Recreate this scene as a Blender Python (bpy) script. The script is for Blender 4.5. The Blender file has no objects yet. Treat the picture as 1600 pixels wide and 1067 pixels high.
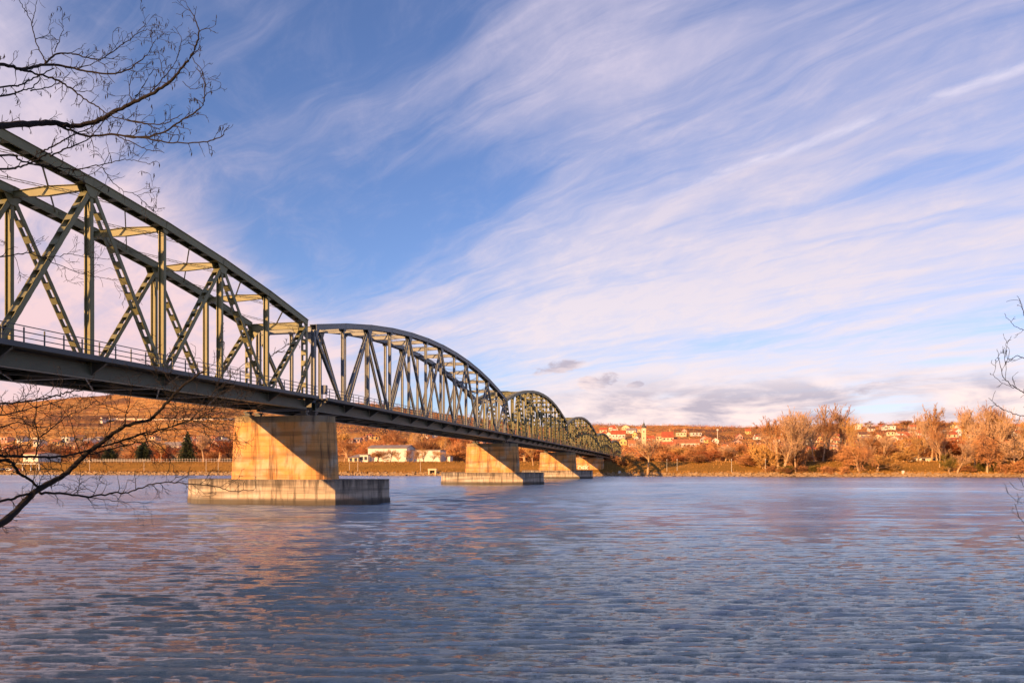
import bpy, math, random
import numpy as np
from mathutils import Vector
R=math.radians
random.seed(7); rng=np.random.default_rng(11)
sc=bpy.context.scene
C=sc.collection
PI=math.pi
CAMZ=3.8; F=1200.0; HY=727.5
U=0.0648                 # metres per unit
SA,CA=math.sin(R(13.59)),math.cos(R(13.59))
X0=-38.9
# ------------------------------------------------------------------ helpers
def tag(o,label=None,cat=None,group=None,kind=None):
    if label: o['label']=label
    if cat: o['category']=cat
    if group: o['group']=group
    if kind: o['kind']=kind
    return o
def empty(name,loc=(0,0,0),rz=0):
    o=bpy.data.objects.new(name,None); C.objects.link(o)
    o.location=loc; o.rotation_euler=(0,0,rz); o.empty_display_size=.5
    return o
class MB:
    def __init__(s): s.v=[]; s.f=[]
    def box8(s,p):
        n=len(s.v); s.v+= [tuple(q) for q in p]
        s.f+=[(n,n+3,n+2,n+1),(n+4,n+5,n+6,n+7),(n,n+1,n+5,n+4),(n+1,n+2,n+6,n+5),(n+2,n+3,n+7,n+6),(n+3,n,n+4,n+7)]
        return s
    def box(s,c,d):
        x,y,z=c; a,b,h=d[0]/2,d[1]/2,d[2]/2
        return s.box8([(x-a,y-b,z-h),(x+a,y-b,z-h),(x+a,y+b,z-h),(x-a,y+b,z-h),(x-a,y-b,z+h),(x+a,y-b,z+h),(x+a,y+b,z+h),(x-a,y+b,z+h)])
    def bar(s,P,Q,w,h,side=(0,1,0)):
        """bar P->Q, w along side vector, h across"""
        P=Vector(P);Q=Vector(Q);d=(Q-P).normalized();sd=Vector(side)
        sd=(sd-d*sd.dot(d))
        if sd.length<1e-4: sd=d.orthogonal()
        sd.normalize();up=d.cross(sd)
        a=sd*(w/2);b=up*(h/2)
        return s.box8([P-a-b,P+a-b,P+a+b,P-a+b,Q-a-b,Q+a-b,Q+a+b,Q-a+b])
    def prism(s,poly,z0,z1,poly1=None):
        poly1=poly1 or poly; n=len(s.v);k=len(poly)
        s.v+=[(x,y,z0) for x,y in poly]+[(x,y,z1) for x,y in poly1]
        s.f.append(tuple(range(n+k-1,n-1,-1))); s.f.append(tuple(range(n+k,n+2*k)))
        for i in range(k):
            j=(i+1)%k; s.f.append((n+i,n+j,n+k+j,n+k+i))
        return s
    def tube(s,pts,rad,k=5,cap=True):
        pts=[Vector(p) for p in pts]; n0=len(s.v)
        for i,p in enumerate(pts):
            d=(pts[min(i+1,len(pts)-1)]-pts[max(i-1,0)]).normalized()
            ref=Vector((0,0,1)) if abs(d.z)<.9 else Vector((1,0,0))
            a=d.cross(ref).normalized(); b=d.cross(a)
            r=rad[i]
            for j in range(k):
                t=2*PI*j/k; s.v.append(tuple(p+a*(r*math.cos(t))+b*(r*math.sin(t))))
        for i in range(len(pts)-1):
            for j in range(k):
                q=(j+1)%k; s.f.append((n0+i*k+j,n0+i*k+q,n0+(i+1)*k+q,n0+(i+1)*k+j))
        if cap:
            s.f.append(tuple(n0+j for j in range(k-1,-1,-1))); e=n0+(len(pts)-1)*k
            s.f.append(tuple(e+j for j in range(k)))
        return s
    def mesh(s,name,mat,smooth=False):
        m=bpy.data.meshes.new(name); m.from_pydata(s.v,[],s.f)
        if mat: m.materials.append(mat)
        if smooth: m.polygons.foreach_set('use_smooth',[True]*len(m.polygons))
        m.update(); return m
    def build(s,name,mat,parent=None,smooth=False):
        o=bpy.data.objects.new(name,s.mesh(name,mat,smooth)); C.objects.link(o)
        if parent: o.parent=parent
        return o
def addo(name,mesh,parent=None):
    o=bpy.data.objects.new(name,mesh); C.objects.link(o)
    if parent: o.parent=parent
    return o
# ------------------------------------------------------------------ materials
def newmat(name):
    m=bpy.data.materials.new(name); m.use_nodes=True
    nt=m.node_tree; return m,nt,nt.nodes['Principled BSDF']
def N(nt,t,**k):
    n=nt.nodes.new(t)
    for a,b in k.items(): setattr(n,a,b)
    return n
def ramp(nt,stops,fac):
    r=N(nt,'ShaderNodeValToRGB'); e=r.color_ramp.elements
    while len(e)<len(stops): e.new(.5)
    for i,(p,c) in enumerate(stops): e[i].position=p; e[i].color=(*c,1)
    nt.links.new(fac,r.inputs[0]); return r.outputs[0]
def coords(nt,scale=(1,1,1),kind='Object',rot=(0,0,0)):
    tc=N(nt,'ShaderNodeTexCoord'); mp=N(nt,'ShaderNodeMapping')
    mp.inputs['Scale'].default_value=scale; mp.inputs['Rotation'].default_value=rot
    nt.links.new(tc.outputs[kind],mp.inputs[0]); return mp.outputs[0]
def noise(nt,vec,scale,detail=6,rough=.6,dist=0):
    n=N(nt,'ShaderNodeTexNoise'); n.inputs['Scale'].default_value=scale; n.inputs['Detail'].default_value=detail
    n.inputs['Roughness'].default_value=rough; n.inputs['Distortion'].default_value=dist
    nt.links.new(vec,n.inputs['Vector']); return n.outputs['Fac']
def mixc(nt,fac,a,b,mode='MIX'):
    m=N(nt,'ShaderNodeMix',data_type='RGBA',blend_type=mode)
    for s,v in ((m.inputs[0],fac),(m.inputs[6],a),(m.inputs[7],b)):
        if isinstance(v,(int,float)): s.default_value=v
        elif isinstance(v,tuple): s.default_value=(*v,1)
        else: nt.links.new(v,s)
    return m.outputs[2]
def M(nt,op,a,b=None,c=None,clamp=False):
    m=N(nt,'ShaderNodeMath',operation=op); m.use_clamp=clamp
    for i,v in enumerate((a,b,c)):
        if v is None: continue
        if isinstance(v,(int,float)): m.inputs[i].default_value=v
        else: nt.links.new(v,m.inputs[i])
    return m.outputs[0]
def sstep(nt,x,a,b):
    m=N(nt,'ShaderNodeMapRange',interpolation_type='SMOOTHSTEP')
    nt.links.new(x,m.inputs[0]); m.inputs[1].default_value=a; m.inputs[2].default_value=b
    return m.outputs[0]
def bump(nt,bs,h,strength=.3,dist=.05):
    b=N(nt,'ShaderNodeBump'); b.inputs['Strength'].default_value=strength; b.inputs['Distance'].default_value=dist
    nt.links.new(h,b.inputs['Height']); nt.links.new(b.outputs[0],bs.inputs['Normal'])
def varied(name,c1,c2,scale=1.,rough=.8,metal=0,bmp=0,c3=None,stretch=(1,1,1)):
    m,nt,bs=newmat(name); v=coords(nt,stretch)
    n=noise(nt,v,scale,8,.65,.3)
    st=[(.3,c1),(.68,c2)] if c3 is None else [(.28,c1),(.5,c2),(.72,c3)]
    nt.links.new(ramp(nt,st,n),bs.inputs['Base Color'])
    bs.inputs['Roughness'].default_value=rough; bs.inputs['Metallic'].default_value=metal
    if bmp: bump(nt,bs,noise(nt,v,scale*6,4),bmp,.05)
    return m
def plain(name,c,rough=.8):
    return varied(name,tuple(x*.82 for x in c),tuple(min(1,x*1.12) for x in c),.8,rough)
def steel(name,c,rust=(.15,.07,.035)):
    m,nt,bs=newmat(name); v=coords(nt)
    a=noise(nt,v,.9,6,.6); b=noise(nt,coords(nt,(1,1,.35)),4,8,.7,.4)
    col=ramp(nt,[(.3,tuple(x*.8 for x in c)),(.7,tuple(x*1.12 for x in c))],a)
    col=mixc(nt,sstep(nt,b,.58,.70),col,rust)
    nt.links.new(col,bs.inputs['Base Color']); bs.inputs['Roughness'].default_value=.5
    # rivet rows as fine relief
    vo=N(nt,'ShaderNodeTexVoronoi'); vo.inputs['Scale'].default_value=7; nt.links.new(v,vo.inputs['Vector'])
    bump(nt,bs,sstep(nt,vo.outputs['Distance'],.16,.04),.35,.02)
    return m
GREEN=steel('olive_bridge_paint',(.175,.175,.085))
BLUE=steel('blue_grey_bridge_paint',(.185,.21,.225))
CHORD=steel('shaded_lower_chord_paint',(.075,.09,.068))  # lower chord's shade put into its colour, darker than the span paint
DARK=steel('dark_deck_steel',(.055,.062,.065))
RAILM=steel('railing_paint',(.055,.07,.085))
ASPH=varied('asphalt',(.04,.04,.042),(.07,.07,.07),3,.9)
def concrete(name,base,warm,darkc,dens=.5):
    m,nt,bs=newmat(name)
    v=coords(nt,(1,1,1)); vs=coords(nt,(1.6,1.6,.16))
    streak=noise(nt,vs,1.1,8,.65,.2); big=noise(nt,v,.35,5,.6); fine=noise(nt,v,5,9,.7)
    col=mixc(nt,sstep(nt,big,.34,.54),base,warm)
    col=mixc(nt,M(nt,'MULTIPLY',sstep(nt,streak,.47,.68),.85),col,darkc)
    # formwork boards / stone courses
    sx=N(nt,'ShaderNodeSeparateXYZ'); nt.links.new(v,sx.inputs[0])
    fr=M(nt,'FRACT',M(nt,'MULTIPLY',sx.outputs['Z'],1.75))
    line=sstep(nt,fr,.09,.0)
    bandn=noise(nt,coords(nt,(.12,.12,1.75)),1.0,3,.5)
    col=mixc(nt,M(nt,'MULTIPLY',sstep(nt,bandn,.45,.65),.5),col,darkc)
    col=mixc(nt,M(nt,'MULTIPLY',M(nt,'MULTIPLY',line,.4),sstep(nt,big,.42,.6)),col,darkc)
    col=mixc(nt,M(nt,'MULTIPLY',sstep(nt,fine,.5,.75),.35),col,tuple(x*.5 for x in base))
    nt.links.new(col,bs.inputs['Base Color']); bs.inputs['Roughness'].default_value=.9
    bump(nt,bs,M(nt,'SUBTRACT',fine,M(nt,'MULTIPLY',line,.6)),.5,.06)
    return m
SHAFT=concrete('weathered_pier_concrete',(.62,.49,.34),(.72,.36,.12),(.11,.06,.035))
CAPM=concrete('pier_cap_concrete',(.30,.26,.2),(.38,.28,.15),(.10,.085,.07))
def caisson_mat():
    m=concrete('stained_caisson_concrete',(.60,.57,.52),(.56,.46,.36),(.06,.05,.045))
    nt=m.node_tree; bs=nt.nodes['Principled BSDF']
    src=bs.inputs['Base Color'].links[0].from_socket
    g=N(nt,'ShaderNodeNewGeometry'); s=N(nt,'ShaderNodeSeparateXYZ'); nt.links.new(g.outputs['Position'],s.inputs[0])
    v=coords(nt,(2.2,2.2,.22)); st=noise(nt,v,1.,7,.7)
    # run-off streaks from the rim and the tide band near the water
    h=M(nt,'ADD',s.outputs['Z'],M(nt,'MULTIPLY',M(nt,'SUBTRACT',st,.5),4.2))
    col=mixc(nt,M(nt,'MULTIPLY',sstep(nt,h,1.2,2.7),.8),src,(.06,.05,.045))
    col=mixc(nt,M(nt,'MULTIPLY',sstep(nt,s.outputs['Z'],.80,.38),.85),col,(.05,.045,.04))
    nt.links.new(col,bs.inputs['Base Color'])
    return m
CAIS=caisson_mat()
BARKD=varied('dark_bark',(.006,.005,.005),(.018,.012,.010),12,.95,bmp=.4)
BARKP=varied('pale_bark',(.42,.26,.13),(.62,.42,.24),2,.9)
TW={}
def twig(name,c): 
    TW[name]=varied(name,tuple(x*.7 for x in c),tuple(x*1.25 for x in c),.25,.9); return TW[name]
twig('orange_twigs',(.52,.25,.10)); twig('brown_twigs',(.36,.17,.07)); twig('tan_twigs',(.50,.32,.19))
twig('golden_twigs',(.56,.33,.11)); twig('russet_twigs',(.44,.16,.06)); twig('olive_twigs',(.20,.15,.03))
CONIF=varied('conifer_needles',(.018,.03,.012),(.05,.065,.02),2,.9)
# ------------------------------------------------------------------ camera, sun, render
cam=bpy.data.cameras.new('camera'); co=bpy.data.objects.new('camera',cam); C.objects.link(co)
co.location=(0,0,CAMZ); co.rotation_euler=(R(90),0,0)
cam.sensor_width=36; cam.lens=36*F/1600; cam.shift_y=(HY-533.5)/1600; cam.clip_end=30000; cam.clip_start=.1
sc.camera=co
SV=Vector((-1.419,-1.612,.737*1.0)).normalized()
sun=bpy.data.lights.new('sun','SUN'); so=bpy.data.objects.new('sun',sun); C.objects.link(so)
sun.energy=5.0; sun.angle=R(.55); sun.color=(1,.54,.20)
so.rotation_euler=SV.to_track_quat('Z','Y').to_euler(); so.location=(-40,-40,60)
sc.view_settings.view_transform='Standard'; sc.view_settings.look='None'
sc.view_settings.exposure=.80; sc.view_settings.gamma=1
sc.cycles.caustics_reflective=False; sc.cycles.caustics_refractive=False; sc.cycles.sample_clamp_indirect=4; sc.cycles.sample_clamp_direct=5
# ------------------------------------------------------------------ world sky
w=bpy.data.worlds.new('World'); sc.world=w; w.use_nodes=True
nt=w.node_tree; bg=nt.nodes['Background']
sky=N(nt,'ShaderNodeTexSky',sky_type='NISHITA'); sky.sun_disc=False
sky.sun_elevation=math.asin(SV.z); sky.sun_rotation=math.atan2(SV.x,SV.y)
sky.altitude=200; sky.air_density=1.0; sky.dust_density=.6; sky.ozone_density=2.2
base=mixc(nt,1.0,sky.outputs[0],(.90,.93,1.22),'MULTIPLY')
SKS=.078
base=mixc(nt,1.0,base,(SKS,SKS,SKS),'MULTIPLY')
tc=N(nt,'ShaderNodeTexCoord'); sp=N(nt,'ShaderNodeSeparateXYZ'); nt.links.new(tc.outputs['Generated'],sp.inputs[0])
X,Y,Z=sp.outputs; zz=M(nt,'ADD',M(nt,'MAXIMUM',Z,0.0),.12)
px=M(nt,'DIVIDE',X,zz); py=M(nt,'DIVIDE',Y,zz)
def lin(a,b,c=0): return M(nt,'ADD',M(nt,'ADD',M(nt,'MULTIPLY',px,a),M(nt,'MULTIPLY',py,b)),c)
Cx=lin(.68,.733); Ax=lin(-.733,.68)
def vec(a,b,c=0.0):
    n=N(nt,'ShaderNodeCombineXYZ')
    for i,v in enumerate((a,b,c)):
        if isinstance(v,(int,float)): n.inputs[i].default_value=v
        else: nt.links.new(v,n.inputs[i])
    return n.outputs[0]
warp=noise(nt,vec(M(nt,'MULTIPLY',Ax,.5),M(nt,'MULTIPLY',Cx,.9)),1,4,.6)
Cw=M(nt,'ADD',Cx,M(nt,'MULTIPLY',warp,.8))
n1=noise(nt,vec(M(nt,'MULTIPLY',Ax,.38),M(nt,'MULTIPLY',Cw,1.5),1.7),1,10,.56,.25)
n2=noise(nt,vec(M(nt,'MULTIPLY',Ax,.9),M(nt,'MULTIPLY',Cw,6.0),4.2),1,9,.62,.3)
n3=noise(nt,vec(M(nt,'MULTIPLY',Ax,.16),M(nt,'MULTIPLY',Cx,.42),9.3),1,5,.5,.2)
mott=noise(nt,vec(M(nt,'ADD',M(nt,'MULTIPLY',px,4.2),M(nt,'MULTIPLY',Cx,2.0)),M(nt,'MULTIPLY',py,3.2)),1,9,.68,.5)
mot2=noise(nt,vec(M(nt,'MULTIPLY',Ax,3.2),M(nt,'MULTIPLY',Cx,9.0)),1,6,.6,.6)
dens=M(nt,'ADD',M(nt,'MULTIPLY',n1,.55),M(nt,'ADD',M(nt,'MULTIPLY',M(nt,'ADD',n2,-.16),.36),M(nt,'MULTIPLY',n3,.55)))
# clear wedge of blue in the upper middle; thicker veil to the right and low down
leftc=sstep(nt,px,-.66,-1.02)
low=sstep(nt,Z,.38,.10)
dens=M(nt,'ADD',dens,M(nt,'MULTIPLY',low,.13))
dens=M(nt,'SUBTRACT',dens,M(nt,'MULTIPLY',M(nt,'MULTIPLY',sstep(nt,px,.25,-.25),sstep(nt,px,-1.1,-.75)),.09))
dens=M(nt,'ADD',dens,M(nt,'MULTIPLY',leftc,.10))
dens=M(nt,'ADD',dens,M(nt,'MULTIPLY',M(nt,'MULTIPLY',sstep(nt,px,.0,.7),sstep(nt,Z,.22,.42)),-.075))
cir=sstep(nt,dens,.60,.90)
cir=M(nt,'MULTIPLY',cir,M(nt,'ADD',.28,M(nt,'ADD',M(nt,'MULTIPLY',mott,.85),M(nt,'MULTIPLY',mot2,.5))),clamp=True)
cir=M(nt,'ADD',cir,M(nt,'MULTIPLY',sstep(nt,mott,.45,.8),.16),clamp=True)
# contrail
cc=lin(.724,.689,-1.733)
cc=M(nt,'ADD',cc,M(nt,'MULTIPLY',M(nt,'SUBTRACT',mott,.5),.06))
con=M(nt,'MULTIPLY',sstep(nt,M(nt,'ABSOLUTE',cc),.034,.0),sstep(nt,px,.22,.5))
con=M(nt,'MULTIPLY',con,sstep(nt,mot2,.35,.65))
warmL=sstep(nt,Z,.50,.10)
ccol=mixc(nt,warmL,(.38,.35,.45),(.55,.48,.50))
ccol=mixc(nt,M(nt,'MULTIPLY',warmL,sstep(nt,X,.1,-.5)),ccol,(.58,.40,.40))
col=mixc(nt,M(nt,'MULTIPLY',cir,.93),base,ccol)
col=mixc(nt,M(nt,'MULTIPLY',con,.7),col,(.50,.46,.54))
# low cumulus bank near the horizon, thicker on the right
cn=noise(nt,vec(M(nt,'MULTIPLY',X,6.5),M(nt,'MULTIPLY',Z,24.0),Y),1,9,.55,.35)
cn2=noise(nt,vec(M(nt,'MULTIPLY',X,1.6),M(nt,'MULTIPLY',Z,10.0),M(nt,'MULTIPLY',Y,.7)),1,3,.5)
band=M(nt,'MULTIPLY',sstep(nt,Z,.125,.075),sstep(nt,X,-.06,.16))
bmask=M(nt,'MULTIPLY',sstep(nt,M(nt,'ADD',M(nt,'MULTIPLY',cn,.75),M(nt,'MULTIPLY',cn2,.35)),.43,.52),band)
cnf=noise(nt,vec(M(nt,'MULTIPLY',X,38.0),M(nt,'MULTIPLY',Z,80.0),Y),1,8,.65,.5)
for (bx,by,rx,rz,k) in ((872,574,44,12,1),(930,599,40,15,1),(992,603,17,8,.9),(845,583,18,6,.8),(1060,632,150,13,.7),(1380,604,60,9,.8)):
    d=Vector(((bx-800)/F,1,(HY-by)/F)).normalized(); 
    ex=M(nt,'MULTIPLY',M(nt,'SUBTRACT',X,d.x),F/rx); ez=M(nt,'MULTIPLY',M(nt,'SUBTRACT',Z,d.z),F/rz)
    ez=M(nt,'SUBTRACT',ez,M(nt,'MULTIPLY',ex,.35))
    r2=M(nt,'ADD',M(nt,'MULTIPLY',ex,ex),M(nt,'MULTIPLY',ez,ez))
    r2=M(nt,'ADD',r2,M(nt,'ADD',M(nt,'MULTIPLY',M(nt,'SUBTRACT',cn,.5),1.0),M(nt,'MULTIPLY',M(nt,'SUBTRACT',cnf,.5),3.6)))
    fw=M(nt,'MULTIPLY',sstep(nt,r2,1.0,.1),k)
    fw=M(nt,'MULTIPLY',fw,sstep(nt,Y,0,.2))
    bmask=M(nt,'MAXIMUM',bmask,fw)
cn3=noise(nt,vec(M(nt,'MULTIPLY',X,9.0),M(nt,'MULTIPLY',M(nt,'ADD',Z,.006),36.0),Y),1,7,.6,.35)
cumc=ramp(nt,[(.40,(.66,.52,.48)),(.5,(.50,.41,.42)),(.60,(.31,.27,.32))],cn3)
col=mixc(nt,M(nt,'MULTIPLY',bmask,.88),col,cumc)
nt.links.new(col,bg.inputs[0]); bg.inputs[1].default_value=1.0
# ------------------------------------------------------------------ bank line and terrain
def sdist(x,y): return (y-(289-.1667*x))*.986
ue=[-1.6,-.8,-.667,-.58,-.475,-.33,-.167,-.067,.05,.11,.167,.21,.31,.41,.47,.5,.55,.667,.8,1.6]
ee=[80,90,95,106,115,112,94,78,58,61,60,61,58,59,61,65,66,64,62,50]
re_=[800,850,880,900,930,960,1000,1050,1100,1500,1600,1600,1500,1350,1250,1200,1150,1100,1100,1100]
def terr(x,y):
    x=np.asarray(x,float); y=np.asarray(y,float); s=sdist(x,y)
    u=x/np.maximum(y,1)
    el=np.interp(u,ue,ee)/F; rr=np.interp(u,ue,re_)
    # bank profile
    z=np.interp(s,[-40,-4,0,3.2,3.6,6.5,7.0,18,21,60,120],[-6,-1.2,-.25,1.15,1.35,1.45,1.6,5.1,5.4,5.0,5.2])
    top=el*rr+CAMZ
    t=np.clip((y-400)/(rr-400),0,1); tt=t*t*(3-2*t)*.45+t*.55
    bumps=(np.sin(x*.021+1.3)*np.cos(y*.017)+.6*np.sin(x*.047+y*.031)+.4*np.sin(y*.07-x*.05))
    hz=5.2+(top-5.2)*tt+bumps*3.2*np.sin(PI*np.clip(t,0,1))
    back=np.clip((y-rr)/1500,0,1)
    hz=hz-back*30*0 - np.where(y>rr,(y-rr)*.01,0)
    m=np.clip((s-60)/60,0,1)
    return z*(1-m)+np.where(y>400,hz,5.2+bumps*0)*m
def tz(x,y): return float(terr(x,y))
def place(px_,s):
    """point on the far bank seen at photo column px_, s metres behind the water line"""
    u=(px_-800)/F; y=(289+s/.986)/(1+.1667*u); x=u*y
    return x,y,tz(x,y)
def on_hill(px_,py_,ymin=330):
    u=(px_-800)/F; k=(HY-py_)/F
    ys=np.arange(ymin,1700,3.0); zt=terr(u*ys,ys); ray=CAMZ+k*ys
    idx=np.nonzero(zt>=ray)[0]
    y=float(ys[idx[0]]) if len(idx) else float(np.interp(u,ue,re_))-10
    return u*y,y,tz(u*y,y)
def grid(name,Xg,Yg,Zg,mat,smooth=True):
    r,c=Xg.shape
    me=bpy.data.meshes.new(name); me.vertices.add(r*c)
    me.vertices.foreach_set('co',np.stack([Xg,Yg,Zg],-1).astype(np.float32).ravel())
    i=np.arange(r*c).reshape(r,c); q=np.stack([i[:-1,:-1],i[:-1,1:],i[1:,1:],i[1:,:-1]],-1).reshape(-1,4)
    me.loops.add(q.size); me.loops.foreach_set('vertex_index',q.ravel().astype(np.int32))
    me.polygons.add(len(q)); me.polygons.foreach_set('loop_start',np.arange(0,q.size,4,dtype=np.int32))
    me.polygons.foreach_set('loop_total',np.full(len(q),4,dtype=np.int32))
    me.polygons.foreach_set('use_smooth',np.full(len(q),smooth))
    me.update(calc_edges=True); me.validate(); me.materials.append(mat)
    o=bpy.data.objects.new(name,me); C.objects.link(o); return o
def hill_mat():
    m,nt,bs=newmat('vineyard_hill_ground'); 
    g=N(nt,'ShaderNodeNewGeometry'); s=N(nt,'ShaderNodeSeparateXYZ'); nt.links.new(g.outputs['Position'],s.inputs[0])
    P=g.outputs['Position']
    def sc_(v): 
        mp=N(nt,'ShaderNodeMapping'); mp.inputs['Scale'].default_value=v; nt.links.new(P,mp.inputs[0]); return mp.outputs[0]
    big=noise(nt,sc_((.006,.004,.02)),1,6,.6,.4)
    mid=noise(nt,sc_((.03,.012,.12)),1,6,.65,.3)
    fine=noise(nt,sc_((.25,.12,.5)),1,8,.7)
    col=ramp(nt,[(.34,(.16,.075,.035)),(.45,(.38,.18,.055)),(.56,(.52,.28,.09)),(.70,(.60,.37,.15))],M(nt,'ADD',M(nt,'MULTIPLY',mid,.55),M(nt,'MULTIPLY',fine,.45)))
    # woods patches
    wood=sstep(nt,M(nt,'ADD',M(nt,'MULTIPLY',big,.7),M(nt,'MULTIPLY',mid,.35)),.55,.62)
    col=mixc(nt,M(nt,'MULTIPLY',wood,.8),col,(.095,.05,.045))
    # terrace walls and vine rows following the contours
    zz=M(nt,'ADD',s.outputs['Z'],M(nt,'MULTIPLY',M(nt,'SUBTRACT',mid,.5),9.0))
    fr=M(nt,'FRACT',M(nt,'MULTIPLY',zz,.21))
    ln=M(nt,'MULTIPLY',sstep(nt,fr,.26,.0),sstep(nt,fine,.35,.55))
    dk=M(nt,'MULTIPLY',sstep(nt,fr,.62,.95),sstep(nt,fine,.3,.6))
    left=M(nt,'MULTIPLY',sstep(nt,s.outputs['Y'],400,470),M(nt,'SUBTRACT',1.0,M(nt,'MULTIPLY',wood,.8)))
    col=mixc(nt,M(nt,'MULTIPLY',M(nt,'MULTIPLY',ln,left),.65),col,(.58,.37,.18))
    col=mixc(nt,M(nt,'MULTIPLY',M(nt,'MULTIPLY',dk,left),.72),col,(.10,.055,.035))
    # mown grass on the embankment
    sd=M(nt,'MULTIPLY',M(nt,'ADD',M(nt,'SUBTRACT',s.outputs['Y'],289.0),M(nt,'MULTIPLY',s.outputs['X'],.1667)),.986)
    grass=ramp(nt,[(.3,(.16,.095,.022)),(.5,(.27,.145,.032)),(.7,(.38,.20,.06))],M(nt,'ADD',M(nt,'MULTIPLY',noise(nt,sc_((.05,.12,.3)),1,6,.6),.6),M(nt,'MULTIPLY',noise(nt,sc_((1.2,1.2,1.2)),1,6,.7),.4)))
    col=mixc(nt,sstep(nt,sd,60,24),col,grass)
    path=M(nt,'MULTIPLY',sstep(nt,sd,3.4,3.8),sstep(nt,sd,6.6,6.2))
    col=mixc(nt,path,col,(.46,.36,.24))
    col=mixc(nt,sstep(nt,sd,3.6,3.2),col,(.30,.20,.10))
    col=mixc(nt,sstep(nt,s.outputs['Z'],.3,.1),col,(.07,.05,.035))
    nt.links.new(col,bs.inputs['Base Color']); bs.inputs['Roughness'].default_value=1
    bs.inputs['Specular IOR Level'].default_value=.1
    return m
# far terrain: fan of rows from the bank to the ridge
us=np.concatenate([np.linspace(-1.6,-.78,60)[:-1],np.linspace(-.78,.78,760),np.linspace(.78,1.6,60)[1:]])
sv=np.concatenate([[-40,-15,-4],np.linspace(-3,8,23),np.linspace(8.8,22,16),np.linspace(25,120,28),np.linspace(124,1400,300),np.linspace(1430,4000,24)])
Ug,Sg=np.meshgrid(us,sv); Yg=(289+Sg/.986)/(1+.1667*Ug); Xg=Ug*Yg; Zg=terr(Xg,Yg)
# terraces: real steps on the slope, plus roughness
hillm=np.clip((Yg-430)/60,0,1)
st=4.2; q=Zg/st; fq=q-np.floor(q); stp=(np.floor(q)+np.clip((fq-.62)/.38,0,1))*st
leftw=np.clip((.05-Ug)/.1,0,1)*hillm
Zg=Zg+(stp-Zg)*leftw*.7
Zg=Zg+hillm*rng.normal(0,.25,Zg.shape)+ (Sg<3.3)*(Sg>-1)*rng.normal(0,.22,Zg.shape)
tag(grid('hillside',Xg,Yg,Zg,hill_mat()),kind='structure')
# ------------------------------------------------------------------ water
def water():
    m,nt,bs=newmat('river_water')
    g=N(nt,'ShaderNodeNewGeometry')
    mp=N(nt,'ShaderNodeMapping'); mp.inputs['Scale'].default_value=(1.9,3.9,1); nt.links.new(g.outputs['Position'],mp.inputs[0])
    a=noise(nt,mp.outputs[0],3.8,7,.66,.5); b=noise(nt,mp.outputs[0],10,5,.65)
    c=noise(nt,mp.outputs[0],.45,5,.65,.4)
    h=M(nt,'ADD',M(nt,'MULTIPLY',a,.75),M(nt,'ADD',M(nt,'MULTIPLY',b,.30),M(nt,'MULTIPLY',c,.30)))
    mq=N(nt,'ShaderNodeMapping'); mq.inputs['Scale'].default_value=(.010,.045,1); mq.inputs['Rotation'].default_value=(0,0,.15); nt.links.new(g.outputs['Position'],mq.inputs[0])
    big=noise(nt,mq.outputs[0],1,7,.62,.6)
    bmp=N(nt,'ShaderNodeBump'); bmp.inputs['Distance'].default_value=.40
    nt.links.new(M(nt,'MULTIPLY',sstep(nt,big,.2,.75),1.0),bmp.inputs['Strength'])
    nt.links.new(h,bmp.inputs['Height']); nt.links.new(bmp.outputs[0],bs.inputs['Normal'])
    bs.inputs['Base Color'].default_value=(.012,.030,.036,1)
    s=N(nt,'ShaderNodeSeparateXYZ'); nt.links.new(g.outputs['Position'],s.inputs[0])
    nt.links.new(M(nt,'ADD',.02,M(nt,'MULTIPLY',sstep(nt,s.outputs['Y'],25,130),M(nt,'ADD',.07,M(nt,'MULTIPLY',big,.2)))),bs.inputs['Roughness']); bs.inputs['IOR'].default_value=1.7
    bs.inputs['Specular IOR Level'].default_value=.5
    gl=N(nt,'ShaderNodeBsdfGlossy'); gl.inputs['Color'].default_value=(.84,.94,1.0,1)
    nt.links.new(bs.inputs['Roughness'].links[0].from_socket,gl.inputs['Roughness']); nt.links.new(bmp.outputs[0],gl.inputs['Normal'])
    mx=N(nt,'ShaderNodeMixShader'); nt.links.new(M(nt,'ADD',.18,M(nt,'MULTIPLY',sstep(nt,s.outputs['Y'],14,70),.62)),mx.inputs[0])
    nt.links.new(bs.outputs[0],mx.inputs[1]); nt.links.new(gl.outputs[0],mx.inputs[2]); nt.links.new(mx.outputs[0],nt.nodes['Material Output'].inputs[0])
    return m
uw=np.linspace(-1.5,1.5,1150); rw=np.concatenate([[-3,0,3],np.concatenate([[5,7,9],np.geomspace(10.5,430,930)])])
Uw,Rw=np.meshgrid(uw,rw); Xw=Uw*np.maximum(Rw,5); Yw=Rw+0*Uw
Zw=np.zeros_like(Xw); sp_r=np.gradient(rw)[:,None]; sp_u=np.maximum(Rw,5)*(uw[1]-uw[0])
spc=np.maximum(sp_r+0*Uw,sp_u)
wd=R(83)  # waves run mostly toward the bank
for k in range(80):
    lam=float(np.exp(rng.uniform(math.log(.22),math.log(.85)))); th=wd+rng.normal(0,.20)
    amp=.0060*lam*rng.uniform(.5,1.3); ph=rng.uniform(0,6.28)
    kx,ky=math.cos(th)*2*PI/lam,math.sin(th)*2*PI/lam
    att=np.clip((lam/spc-2.5)/3,0,1)
    a=Xw*kx+Yw*ky+ph+.8*np.sin(Xw*.11*rng.uniform(.5,1.5)+Yw*.07+k*2.39)
    Zw+=amp*att*(np.sin(a)+.22*np.sin(2*a+.6))
far=np.clip((Rw-20)/45,0,1)
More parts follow.
